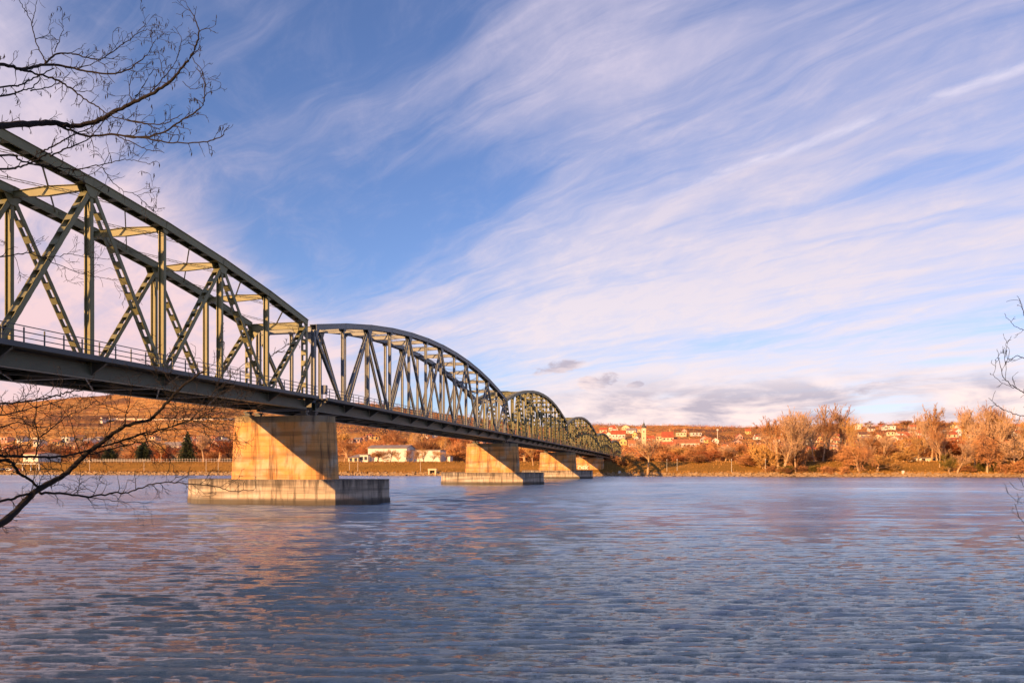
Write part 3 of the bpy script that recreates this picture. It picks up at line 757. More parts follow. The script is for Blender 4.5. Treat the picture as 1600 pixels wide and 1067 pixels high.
row(9,955,1030,3,40,706,722,['thicket'],['orange_twigs','brown_twigs','golden_twigs'],(12,20),'%s of the low bushes by the bridge end, %s','bare_shrub','shrub','low bushes by the bridge end',39)
row(8,1195,1330,2,6,722,731,['thicket'],['brown_twigs','olive_twigs','orange_twigs'],(12,24),'%s of the waterline bushes under the wide tree, %s','bare_shrub','shrub','waterline bushes under the wide tree',40)
row(7,1500,1600,2,7,716,729,['thicket'],['brown_twigs','olive_twigs','orange_twigs'],(16,28),'%s of the waterline bushes near the right edge, %s','bare_shrub','shrub','waterline bushes near the right edge',41)
row(34,1185,1620,24,70,694,708,['thicket','round','thicket'],['orange_twigs','golden_twigs','brown_twigs','russet_twigs','orange_twigs'],(24,40),'%s of the scrub row behind the right slope, %s','bare_shrub','shrub','scrub row behind the right hand slope',42)
row(22,1010,1215,30,90,688,703,['round','thicket'],['orange_twigs','golden_twigs','russet_twigs'],(24,38),'%s of the scrub below the church, %s','bare_shrub','shrub','scrub below the church roofs',43)
row(22,526,770,90,190,672,694,['round','thicket','vase'],['orange_twigs','russet_twigs','golden_twigs'],(22,34),'%s of the back row under the second span, %s','bare_tree','tree','back row of trees under the second span',44)
row(14,-20,366,60,150,682,698,['round','vase','thicket'],['russet_twigs','brown_twigs','tan_twigs'],(20,32),'%s of the back row behind the fence, %s','bare_tree','tree','back row of trees behind the fence',45)
row(24,1335,1625,14,60,668,692,['vase','round','poplar'],['tan_twigs','brown_twigs','golden_twigs'],(20,34),'%s of the pale mid height trees at the right, %s','bare_tree','tree','pale mid height trees at the right',46)
row(12,1035,1205,20,60,684,698,['vase','round'],['tan_twigs','brown_twigs','orange_twigs'],(18,28),'%s of the pale trees right of the church, %s','bare_tree','tree','pale trees right of the church',47)
# evergreens
def conifer(px_,s,ty,wp,label,rounded=False,seed=1):
    rr=random.Random(seed); x,y,z=place(px_,s); H=(CAMZ+(HY-ty)/F*y)-z; Wd=hpx(y,wp)
    r=empty('fir_tree' if not rounded else 'evergreen_tree',(x,y,z)); tag(r,label,'tree')
    MB().tube([(0,0,-.3),(0,0,H*.95)],[.25,.04],6).build('trunk',BARKD,r)
    b=MB(); tiers=26
    for i in range(tiers):
        f=i/(tiers-1); zc_=H*(.08+.9*f); rad=Wd/2*((1-f)**.85+.03) if not rounded else Wd/2*math.sin(PI*min(.97,.12+.85*f))**.7
        k=int(9+16*(1-f))
        for j in range(k):
            a=rr.uniform(0,6.28); L=rad*rr.uniform(.65,1.12); zz_=zc_+rr.uniform(-.2,.2)
            for m_ in range(5):
                q=L*(m_+1)/5; wd_=.16+.10*L*(1-abs(m_/4-.5)); 
                cx,cy=math.cos(a)*q,math.sin(a)*q; cz=zz_-.16*q+rr.uniform(-.12,.12)
                tx,ty_=-math.sin(a),math.cos(a); n=len(b.v); up=.15*rr.random()
                b.v+=[(cx-tx*wd_,cy-ty_*wd_,cz-.12),(cx+tx*wd_,cy+ty_*wd_,cz-.12),(cx+math.cos(a)*.5,cy+math.sin(a)*.5,cz+up),(cx-math.cos(a)*.3,cy-math.sin(a)*.3,cz+.22)]
                b.f+=[(n,n+1,n+3),(n,n+2,n+1),(n,n+3,n+2),(n+1,n+2,n+3)]
    b.build('crown',CONIF,r)
conifer(293,36,674,34,'big dark green fir tree behind the white fence',seed=3)
conifer(224,34,692,26,'rounded dark evergreen left of the big fir',True,seed=4)
conifer(172,60,700,22,'low dark evergreen seen through the lower branches',True,seed=5)
# hilltop trees on the right skyline
for i,(px_,py_,hp,wp,lab) in enumerate([(1358,664,7,14,'round dark tree leftmost on the right hand skyline'),(1378,664,7,12,'round dark tree right of the leftmost skyline one'),(1418,664,9,14,'widest round dark tree on the right hand skyline'),(1436,664,7,12,'small round dark tree beside the widest skyline tree'),(1470,665,9,16,'dark tree clump on the skyline right of the lone poplar'),(1486,666,9,14,'dark tree on the skyline above the red roofed houses'),(1181,668,5,9,'solitary dark tree on the bare ridge above the town'),(1510,664,8,12,'dark skyline tree behind the two stemmed tree')]):
    x,y,z=on_hill(px_,py_+3); inst_tree('round','hilltop_tree',x,y,z-1,hpx(y,hp+4),hpx(y,wp),'brown_twigs',BARKD,lab,'tree','dark trees on the skyline')
# hillside scrub and far woods: reads as one mass
def tufts(b,x,y,z,rad,h,n,rr):
    for q in range(n):
        a=rr.uniform(0,6.28); ph=rr.uniform(0,1); d=rad*math.sqrt(rr.random()); cx,cy,cz=x+math.cos(a)*d,y+math.sin(a)*d*.8,z+h*ph*(1-.4*(d/rad)**2)
        s_=rr.uniform(.25,.6)*(h*.16+.3); n0=len(b.v)
        b.v+=[(cx+rr.uniform(-s_,s_),cy+rr.uniform(-s_,s_),cz+rr.uniform(-s_,s_)*1.1) for _ in range(3)]; b.f.append((n0,n0+1,n0+2))
rr=random.Random(5)
for nm,mat_,cnt,lab,reg in (('hillside_scrub',TW['russet_twigs'],5600,'reddish brown scrub covering the vineyard hillside','all'),('hillside_woods',varied('wood_twigs',(.05,.028,.024),(.16,.075,.04),.03,1),2400,'dark leafless woods patching the slopes and the ridge','woods'),('golden_scrub',TW['golden_twigs'],3000,'golden brush between the houses and terraces','all')):
    b=MB(); k=0
    while k<cnt:
        u=rr.uniform(-.75,.75); y=rr.uniform(425,1550)
        if y>np.interp(u,ue,re_)+60: continue
        x=u*y; z=tz(x,y)
        w_=math.sin(x*.016+2)*math.cos(y*.011+1)+.6*math.sin(x*.04+y*.02)
        ridge=y>np.interp(u,ue,re_)-60
        if reg=='woods' and not(w_>.55 or (ridge and .06<u<.3)): continue
        if reg=='all' and u<.0 and rr.random()<.62: continue
        if reg=='all' and ridge: continue
        h=rr.uniform(2.5,6.5) if reg!='woods' else rr.uniform(4,9)
        if ridge: h*=.7
        tufts(b,x,y,z-.4,h*rr.uniform(.5,.9),h,26,rr); k+=1
    tag(b.build(nm,mat_),lab,'scrub',kind='stuff')
# ------------------------------------------------------------------ buildings
WALLC={'white':(.74,.70,.62),'cream':(.70,.56,.36),'yellow':(.68,.52,.20),'pink':(.60,.38,.30),'grey':(.42,.38,.34),'ochre':(.55,.36,.17)}
ROOFC={'red':(.42,.10,.045),'orange':(.46,.17,.07),'brown':(.16,.085,.055),'grey':(.26,.22,.21)}
WM={k:plain(k+'_plaster',c) for k,c in WALLC.items()}
RM={k:varied(k+'_roof_tiles',tuple(x*.7 for x in c),tuple(x*1.2 for x in c),.5,.85,bmp=.3) for k,c in ROOFC.items()}
GLASS,_nt,_b=newmat('window_glass'); _b.inputs['Base Color'].default_value=(.03,.035,.045,1); _b.inputs['Roughness'].default_value=.15
nn=noise(_nt,coords(_nt),.6,2); _nt.links.new(ramp(_nt,[(.4,(.02,.025,.03)),(.65,(.07,.07,.08))],nn),_b.inputs['Base Color'])
cachew={}
def house(x,y,z,w_,h,d,wall,roof,kind,label,cat='house',group=None,rz=0.,wins=True,name='house',nrow=None):
    r=empty(name,(x,y,z),rz); tag(r,label,cat,group)
    b=MB(); a,c=w_/2,d/2
    b.prism([(-a,-c),(a,-c),(a,c),(-a,c)],-3,h)
    if kind=='gable':      # gable ends left and right
        rh=min(d*.42,h*.8) if name!='building' else min(d*.2,h*.2)
        n=len(b.v); b.v+=[(-a,-c,h),(-a,c,h),(-a,0,h+rh),(a,-c,h),(a,c,h),(a,0,h+rh)]; b.f+=[(n,n+2,n+1),(n+3,n+4,n+5)]
    if kind=='front':
        rh=min(w_*.42,h*.9); n=len(b.v); b.v+=[(-a,-c,h),(a,-c,h),(0,-c,h+rh),(-a,c,h),(a,c,h),(0,c,h+rh)]; b.f+=[(n,n+1,n+2),(n+3,n+5,n+4)]
    b.build('wall',WM[wall],r)
    b=MB(); e=.35; t_=.25
    if kind=='gable':
        for sg in(-1,1):
            y0,z0=sg*(c+e),h-e*rh/c
            b.box8([(-a-e,y0,z0),(a+e,y0,z0),(a+e,0,h+rh),(-a-e,0,h+rh),(-a-e,y0,z0+t_),(a+e,y0,z0+t_),(a+e,0,h+rh+t_),(-a-e,0,h+rh+t_)])
    elif kind=='front':
        for sg in(-1,1):
            x0,z0=sg*(a+e),h-e*rh/a
            b.box8([(x0,-c-e,z0),(x0,c+e,z0),(0,c+e,h+rh),(0,-c-e,h+rh),(x0,-c-e,z0+t_),(x0,c+e,z0+t_),(0,c+e,h+rh+t_),(0,-c-e,h+rh+t_)])
    elif kind=='hip':
        rh=min(d*.4,h*.7); rx=max(a-c,.3); n=len(b.v)
        b.v+=[(-a-e,-c-e,h),(a+e,-c-e,h),(a+e,c+e,h),(-a-e,c+e,h),(-rx,0,h+rh),(rx,0,h+rh)]
        b.f+=[(n,n+1,n+5,n+4),(n+1,n+2,n+5),(n+2,n+3,n+4,n+5),(n+3,n,n+4),(n+3,n+2,n+1,n)]
    else:
        b.prism([(-a-.2,-c-.2),(a+.2,-c-.2),(a+.2,c+.2),(-a-.2,c+.2)],h+.01,h+.35)
    ro=b.build('roof',RM[roof],r)
    if kind in('gable','hip') and w_>7:
        MB().box((a*.35,c*.3,h+rh*.9),(.7,.7,rh*.9)).build('chimney',WM['ochre'],ro)
    if wins:
        rows=nrow or max(1,int(h/3.0)); cols=max(2,int(w_/3.2))
        ww,wh=1.25,1.5
        key=(ww,wh)
        if key not in cachew: cachew[key]=MB().box((0,0,0),(ww,.08,wh)).mesh('window',GLASS)
        cnt=0
        for i in range(rows):
            for j in range(cols):
                if cnt>=60: break
                o=addo('window',cachew[key],r); o.location=((j+.5)/cols*w_-a,-c-.02,(i+.55)*h/rows); cnt+=1
    return r
def hs(px_,py_,wp,hp,wall,roof,kind,label,ymin=330,**k):
    x,y,z=on_hill(px_,py_,ymin); w_=hpx(y,wp); h=hpx(y,hp)
    hh=h*.62 if kind!='flat' else h
    rz=k.pop('rz',random.Random(int(px_*7+py_)).uniform(-.35,.1))
    return house(x,y,z,w_,hh,k.pop('d',min(max(w_*.7,7),13)),wall,roof,kind,label,rz=rz,**k)
# left hillside hamlet
G1='houses on the vineyard hillside at the left'
for a in [(106,693,12,9,'white','grey','flat','white flat roofed villa high in the hillside hamlet'),
 (127,690,11,9,'yellow','brown','gable','yellow house in the middle of the hillside hamlet'),
 (117,700,15,8,'cream','brown','gable','cream house below the yellow one in the hillside hamlet'),
 (143,695,11,9,'white','grey','gable','small white gabled house right of the yellow one'),
 (155,694,12,7,'white','grey','flat','low white house at the right end of the hillside hamlet'),
 (92,693,12,5,'cream','orange','gable','low cream house at the left end of the hillside hamlet'),
 (163,658,5,6,'white','orange','front','tiny white vineyard hut alone on the terraces'),
 (222,698,17,5,'white','orange','gable','long low white house between evergreen and hamlet'),
 (271,704,24,11,'white','grey','gable','large white house just left of the big fir'),
 (342,701,11,10,'white','red','front','white gabled house with red roof beside the nearest pier'),
 (18,704,18,7,'pink','orange','gable','pinkish house behind the branches at the left edge')]:
    hs(*a,ymin=420,group=G1)
def flatb(px_,s,wp,ytop,wall,roof,kind,label,d=14,name='building',cat='building',rz=-.165,**k):
    x,y,z=place(px_,s); H=(CAMZ+(HY-ytop)/F*y)-z
    return house(x,y,z,hpx(y,wp),H*(1 if kind=='flat' else .9),d,wall,roof,kind,label,cat=cat,rz=rz,name=name,**k)
flatb(66,34,26,708,'white','orange','gable','long pale house behind the fence at the far left')
flatb(612,42,62,698,'white','grey','gable','long white hall with a shallow grey roof under the second span',d=12,wins=False)
flatb(577,40,13,711,'white','grey','flat','small white flat roofed annex left of the white hall')
flatb(561,38,16,714,'cream','grey','hip','low pale pavilion left of the white annex')
flatb(669,46,48,704,'white','grey','flat','long cream block continuing the white hall to the right',d=10,wins=False)
flatb(703,40,5,713,'white','grey','flat','narrow white kiosk right of the cream block',d=5,wins=False)
# town around the church
G2='houses around the church'
for a in [(943,676,11,7,'cream','red','gable','red roofed house just above the last bridge span'),
 (958,673,13,8,'white','red','hip','red roofed house on the ridge left of the church'),
 (978,672,12,7,'cream','red','front','pointed red roof nearest the church on the ridge'),
 (951,684,9,9,'white','red','front','white gable house squeezed against the bridge'),
 (966,686,21,12,'white','red','gable','wide bright red roof with white walls left of the church'),
 (974,695,11,10,'yellow','grey','front','yellow pointed gable right below the wide red roof'),
 (987,677,15,7,'white','grey','gable','long white house just left of the church tower'),
 (988,698,12,9,'pink','orange','gable','pink house between the yellow gable and the tower'),
 (995,690,8,8,'white','grey','front','small white house at the foot of the church tower'),
 (1044,704,24,12,'pink','red','gable','rose coloured house below the church nave'),
 (1071,700,40,12,'white','orange','gable','long white house with orange roof right of the church'),
 (1064,682,15,6,'cream','brown','flat','upper cream house above the long orange roof'),
 (1087,681,16,5,'white','brown','flat','upper white house above the long orange roof'),
 (1140,700,24,7,'white','brown','gable','white row house right of the mast, upper one'),
 (1136,709,20,8,'white','orange','gable','white row house right of the mast, lower one'),
 (1160,708,14,8,'cream','red','gable','cream house right of the two white rows'),
 (1122,716,26,6,'ochre','orange','gable','long ochre house behind the scrub below the mast')]:
    hs(*a,ymin=350,group=G2)
rr=random.Random(78); cols=['white','cream','pink','yellow']; rfs=['orange','brown','red','grey']
for (a0,a1,b0,b1_,n_,txt,grp) in ((0,362,686,709,26,'small houses at the foot of the vineyard hill','small houses at the foot of the vineyard hill'),(528,762,680,704,20,'houses on the slope under the second span','houses on the slope under the second span')):
    for i,(px_,py_) in enumerate(sorted((rr.uniform(a0,a1),rr.uniform(b0,b1_)) for _ in range(n_))):
        wl,rf=rr.choice(cols),rr.choice(rfs)
        hs(px_,py_,rr.uniform(7,13),rr.uniform(4,7),wl,rf,rr.choice(['gable','hip','flat']),'%s of the %s, %s'%(ordw(i),txt,wl),ymin=400,group=grp)
# church
x,y,z=on_hill(1006,700,380); k=y/F
r=empty('church_tower',(x,y,z),-.2); tag(r,'pale church tower with a dark onion dome and spire','church tower')
hT=31*k; MB().box((0,0,hT/2-2),(7*k,7*k,hT+4)).box((0,0,hT*.72),(7.5*k,7.5*k,.5)).build('tower_wall',WM['cream'],r)
b=MB(); prof=[(3.7,0),(4.0,1.2),(3.2,3.0),(1.7,4.4),(1.5,5.4),(1.9,6.3),(1.0,7.6),(.35,9),(.12,13.5)]
b.tube([(0,0,hT+z_*k) for _,z_ in prof],[r_*k for r_,_ in prof],10); b.build('dome',plain('dome_copper',(.10,.10,.09)),r,True)
for q in(.5,.82): MB().box((0,-3.55*k,hT*q),(1.4*k,.1,2.6*k)).build('window',GLASS,r)
MB().tube([(0,-3.6*k,hT*.93),(0,-3.75*k,hT*.93)],[1.3*k]*2,16).build('clock_face',plain('clock_white',(.8,.78,.7)),r)
hs(1034,694,15,20,'cream','orange','gable','steep orange church roof directly right of the tower',ymin=380,cat='church hall',name='church_hall',rz=-.5)
hs(1043,695,17,18,'cream','red','gable','steep red church nave roof, the biggest on the hill',ymin=380,cat='church nave',name='church_nave',rz=-.15,d=16)
# mast
x,y,z=on_hill(1121,702,380); k=y/F; r=empty('chimney_mast',(x,y,z)); tag(r,'tall white mast above the scrub right of the church','mast')
MB().tube([(0,0,-1),(0,0,30*k)],[.5*k,.35*k],8).build('pole',WM['white'],r); MB().box((0,0,30*k),(2.2*k,2.2*k,2.6*k)).build('head',WM['white'],r)
# behind the poplars and right hillside
G3='houses on the right hand hillside'
ex=[(1264,694,9,11,'white','brown','front','white gable glimpsed right of the wide bare tree'),
 (1306,668,12,5,'cream','grey','flat','cream house on the skyline left of the poplar pair'),
 (1341,665,12,5,'white','grey','flat','white flat house on the skyline right of the poplar pair'),
 (1352,684,20,8,'cream','brown','gable','wide cream house below the skyline houses'),
 (1382,672,5,9,'white','grey','front','small white chapel like house with narrow front'),
 (1392,671,12,5,'white','brown','flat','low white house right of the narrow fronted one'),
 (1441,664,14,5,'cream','orange','flat','long cream house on the skyline left of the lone poplar'),
 (1409,681,16,6,'white','orange','gable','white orange roofed house above the school, left'),
 (1425,680,11,6,'white','grey','flat','white flat house above the school, centre'),
 (1437,682,14,9,'white','red','gable','white house with red roof above the school, right'),
 (1432,691,14,9,'yellow','red','gable','yellow house with bright red roof above the school'),
 (1416,694,9,7,'white','red','gable','little white red roofed house above the school'),
 (1472,680,10,7,'white','grey','flat','white house right of the lone poplar'),
 (1484,684,16,9,'cream','red','gable','broad red roof right of the lone poplar'),
 (1494,680,9,11,'white','orange','front','tall white gable above the split trunk tree'),
 (1507,677,14,8,'white','brown','hip','large white house left of the two stemmed tree'),
 (1517,684,12,8,'white','red','gable','red roofed white house beside the two stemmed tree'),
 (1490,692,18,8,'cream','red','hip','wide reddish roof directly above the split trunk tree'),
 (1575,675,18,8,'white','red','gable','red roofed house under the hanging twigs at the right edge'),
 (1593,684,18,10,'white','red','gable','big red roofed house cut by the right edge'),
 (1590,668,12,5,'pink','red','gable','small red roof topmost at the right edge')]
for a in ex: hs(*a,ymin=400,group=G3)
rr=random.Random(77); items=[]
for i in range(74):
    px_=rr.uniform(1335,1640); py_=rr.uniform(667,708); items.append((px_,py_))
items.sort()
cols=['white','cream','white','yellow','pink','grey']; rfs=['red','orange','brown','red','grey']
for i,(px_,py_) in enumerate(items):
    wl,rf=rr.choice(cols),rr.choice(rfs)
    hs(px_,py_,rr.uniform(6,13),rr.uniform(4,8),wl,rf,rr.choice(['gable','hip','front','gable','flat']),'%s of the small right hillside houses, %s, %s roof'%(ordw(i),wl,rf),ymin=400,group='small houses scattered over the right hillside')
items=sorted((rr.uniform(1120,1330),rr.uniform(676,710)) for i in range(34))
for i,(px_,py_) in enumerate(items):
    wl,rf=rr.choice(cols),rr.choice(rfs)
    hs(px_,py_,rr.uniform(7,13),rr.uniform(5,8),wl,rf,rr.choice(['gable','hip','front']),'%s of the half hidden houses, %s, %s roof'%(ordw(i),wl,rf),ymin=380,group='houses half hidden behind the wide bare tree')
items=sorted((rr.uniform(932,1120),rr.uniform(674,706)) for i in range(26))
for i,(px_,py_) in enumerate(items):
    wl,rf=rr.choice(cols),rr.choice(['red','orange','red'])
    hs(px_,py_,rr.uniform(7,12),rr.uniform(6,9),wl,rf,rr.choice(['gable','hip','front']),'%s of the small church houses, %s, %s roof'%(ordw(i),wl,rf),ymin=380,group='small houses around the church')
flatb(1432,60,50,702,'cream','brown','flat','long cream school building on the right embankment',d=14,nrow=3)
flatb(1430,34,54,716,'white','grey','flat','long low white pavilion in front of the school',d=8,nrow=1)
flatb(1388,30,26,718,'yellow','brown','flat','long low yellow wall building left of the school',d=6,nrow=1)
flatb(1291,32,40,714,'pink','brown','gable','low brown roofed shed behind the poplar pair',d=10)
flatb(1198,30,14,717,'white','brown','flat','small white hut left of the wide bare tree',d=6)
# hillside walls
for (xa,xb,py_,lab) in((165,366,656,'long pale retaining wall high on the vineyard hill'),(600,730,693,'thin pale wall across the slope above the white hall'),(0,60,686,'pale terrace track at the left edge of the hill')):
    b=MB(); pts=[on_hill(xa+(xb-xa)*i/24,py_,420) for i in range(25)]
    for p_,q_ in zip(pts,pts[1:]): b.bar((p_[0],p_[1],p_[2]+.2),(q_[0],q_[1],q_[2]+.2),.5,1.6,(0,1,0))
    tag(b.build('retaining_wall',plain('pale_wall_stone',(.62,.5,.38))),lab,'wall')
# white fence on the embankment
r=empty('paling_fence',place(245,21)); tag(r,'white picket fence along the top of the left embankment','fence')
ox=Vector(r.location); b1=MB(); pts=[Vector(place(px_,21))-ox for px_ in np.linspace(128,372,60)]
for p_,q_ in zip(pts,pts[1:]):
    for h in(.45,1.25): b1.bar(p_+Vector((0,0,h)),q_+Vector((0,0,h)),.05,.08,(0,1,0))
b1.build('rail',WM['grey'],r)
pm=MB().box((0,0,.8),(.16,.12,1.7)).mesh('post',WM['grey'])
for p_ in pts: o=addo('post',pm,r); o.location=p_
b1=MB()
for p_,q_ in zip(pts[:26],pts[1:27]):
    for k in range(4): c=p_.lerp(q_,(k+.5)/4); b1.box((c.x,c.y,c.z+.7),(.10,.04,.9))
b1.build('pickets',WM['grey'],r)
# lamp posts along the path
LP=[(57,6.8,'leftmost, by the picket fence end'),(140,6.8,'second from the left, below the evergreens'),(225,6.8,'below the rounded evergreen'),(322,6.8,'below the big fir'),(341,7.5,'close to the nearest pier'),(546,6.8,'just right of the nearest pier'),(559,7,'left of the small annex'),(657,6.8,'in front of the white hall'),(1042,6.8,'in front of the church roofs'),(1058,6.8,'right of the first by the scrub'),(1143,6.8,'below the mast'),(1196,6.8,'left of the wide tree')]
lampb=MB().tube([(0,0,-.3),(0,0,4.4)],[.07,.045],6).mesh('pole',WM['white']); lamph=MB().tube([(0,0,4.35),(0,0,4.5),(0,0,4.75)],[.12,.22,.05],8).mesh('lantern',WM['white'])
for px_,s,lab in LP:
    o=empty('lamp_post',place(px_,s)); tag(o,'thin white lamp post on the riverside path, '+lab,'lamp post','lamp posts on the riverside path'); addo('pole',lampb,o); addo('lantern',lamph,o)
# stone outfall and people / small boat like spot on the bank
x,y,z=place(676,2.0); r=empty('outfall',(x,y,z),-.16); tag(r,'small pale stone outfall with an arched dark mouth on the waterline','outfall')
b=MB(); b.box((-1.3,0,.6),(.6,1.6,2.6)); b.box((1.3,0,.6),(.6,1.6,2.6)); b.box((0,0,1.75),(3.4,1.62,.7)); b.build('portal',WM['cream'],r)
MB().box((0,.5,.4),(2.0,.1,2.0)).build('dark_mouth',plain('dark_pipe',(.02,.02,.02)),r)
def buoyish(px_,s,label):
    x,y,z=place(px_,s); r=empty('marker_stone',(x,y,z)); tag(r,label,'marker stone')
    MB().prism([(-.5,-.3),(.5,-.3),(.5,.3),(-.5,.3)],-.3,1.0,[(-.35,-.2),(.35,-.2),(.35,.2),(-.35,.2)]).build('stone',WM['white'],r)
buoyish(1411,3.2,'small white marker stone on the right hand waterline'); buoyish(968,2.6,'small white marker stone in the shadow of the bridge end')
# parked vehicles at the far left edge of the bank
def car(px_,s,c,label):
    x,y,z=place(px_,s); r=empty('parked_car',(x,y,z),-.165); tag(r,label,'car','cars parked at the left bank edge')
    m=plain(label.split()[0]+'_car_paint',c,.35)
    b=MB(); b.prism([(-2.1,-.8),(2.1,-.8),(2.1,.8),(-2.1,.8)],.3,.85,[(-2.05,-.78),(2.05,-.78),(2.05,.78),(-2.05,.78)]); b.prism([(-1.5,-.75),(1.1,-.75),(1.1,.75),(-1.5,.75)],.85,1.42,[(-1.1,-.6),(.6,-.6),(.6,.6),(-1.1,.6)]); b.build('body',m,r)
    MB().prism([(-1.3,-.76),(.9,-.76),(.9,-.6),(-1.3,-.6)],.9,1.32,[(-1.05,-.66),(.55,-.66),(.55,-.5),(-1.05,-.5)]).build('side_window',GLASS,r)
    for wx in(-1.3,1.3):
        for wy in(-.78,.78): MB().tube([(wx,wy-.1,.33),(wx,wy+.1,.33)],[.33,.33],12).build('wheel',plain('tyre',(.02,.02,.02)),r)
car(3,5.0,(.03,.04,.09),'dark blue car parked at the far left edge of the bank'); car(15,5.2,(.7,.68,.64),'white car parked right of the dark blue one'); car(27,5.2,(.3,.05,.04),'red car parked nearest the footbridge at the left')
# small footbridge at far left
x,y,z=place(42,4.0); r=empty('footbridge',(x,y,z),-.165); tag(r,'low white footbridge deck on posts at the left end of the far bank','footbridge')
MB().box((0,0,3.3),(14,1.6,.35)).build('deck',WM['white'],r)
for q in(-6,-2,2,6): MB().box((q,0,1.4),(.3,.5,3.6)).build('support',WM['white'],r)
# ------------------------------------------------------------------ foreground branches
def DP(a,b_,base): return base+.7*math.sin(a*.011+base)+.35*math.sin(b_*.017+1)
def unp(a,b_,base,off=0):
    d=DP(a,b_,base)+off
    return Vector(((a-800)/F*d,d,CAMZ+(HY-b_)/F*d))
def cat(pts,per=6):
    out=[]; n=len(pts)
    for i in range(n-1):
        p0,p1,p2,p3=pts[max(i-1,0)],pts[i],pts[i+1],pts[min(i+2,n-1)]
        for j in range(per):
            t=j/per; out.append(tuple(.5*((2*p1[k])+(-p0[k]+p2[k])*t+(2*p0[k]-5*p1[k]+4*p2[k]-p3[k])*t*t+(-p0[k]+3*p1[k]-3*p2[k]+p3[k])*t**3) for k in range(len(p1))))
    out.append(tuple(pts[-1])); return out
def bough(root,pts,r0,r1,base,seed,dens=1.,tl=26,mat=BARKD,curl=-.4,pods=0,skip=0.):
    """pts photo-plane control points; radii in photo pixels"""
    rr=random.Random(seed); c=cat([(a,b_) for a,b_ in pts]); n=len(c)
    # small natural wobble
    c=[(a+rr.gauss(0,.7),b_+rr.gauss(0,.7)) for a,b_ in c]
    P=[unp(a,b_,base) for a,b_ in c]; R_=[max(.35,(r0+(r1-r0)*(i/(n-1))**.8))*base/F*(1+rr.gauss(0,.05)) for i in range(n)]
    o=MB().tube(P,[q*.86 for q in R_],7).build('branch',mat,root,True)
    b=MB()
    def tw(p,ang,L,r,dep,off):
        m=max(3,int(L/5)); q=[p]; a=ang; dz=rr.gauss(0,.03)
        for i in range(m):
            a+=rr.gauss(0,.22)+curl*.06; p=(p[0]+math.cos(a)*L/m,p[1]+math.sin(a)*L/m); q.append(p)
            if dep>0 and rr.random()<.55: tw(p,a+rr.choice((-1,1))*rr.uniform(.45,.95),L*rr.uniform(.3,.55),r*.7,dep-1,off+dz*i)
        b.tube([unp(x_,y_,base,off+dz*i) for i,(x_,y_) in enumerate(q)],[max(.28,r*(1-.7*i/m))*base/F for i in range(m+1)],4,cap=False)
        if pods and rr.random()<pods:
            x_,y_=q[-1]; b.tube([unp(x_,y_,base,off),unp(x_+rr.uniform(-1,1),y_+4,base,off),unp(x_+rr.uniform(-1.5,1.5),y_+8,base,off)],[.0008,.0045,.0008],4)
    tot=0
    for i in range(1,n):
        if c[i][0]<-30 or c[i][0]>1640 or i/n<skip: continue
        L=math.dist(c[i],c[i-1]); tot+=L
        if tot>8/dens:
            tot=rr.uniform(-5,3)
            a=math.atan2(c[i][1]-c[i-1][1],c[i][0]-c[i-1][0])
            thin=R_[i]*F/base
            l=tl*rr.uniform(.35,1.25)*(1.0 if thin<2.2 else .8)
            tw(c[i],a+rr.choice((-1,1))*rr.uniform(.5,1.1),l,min(.75,thin*.6),2 if l>14 else 1,0)
    b.build('twigs',mat,o)
    return o
def trunkpath(pts,rad): return MB().tube(pts,rad,10)
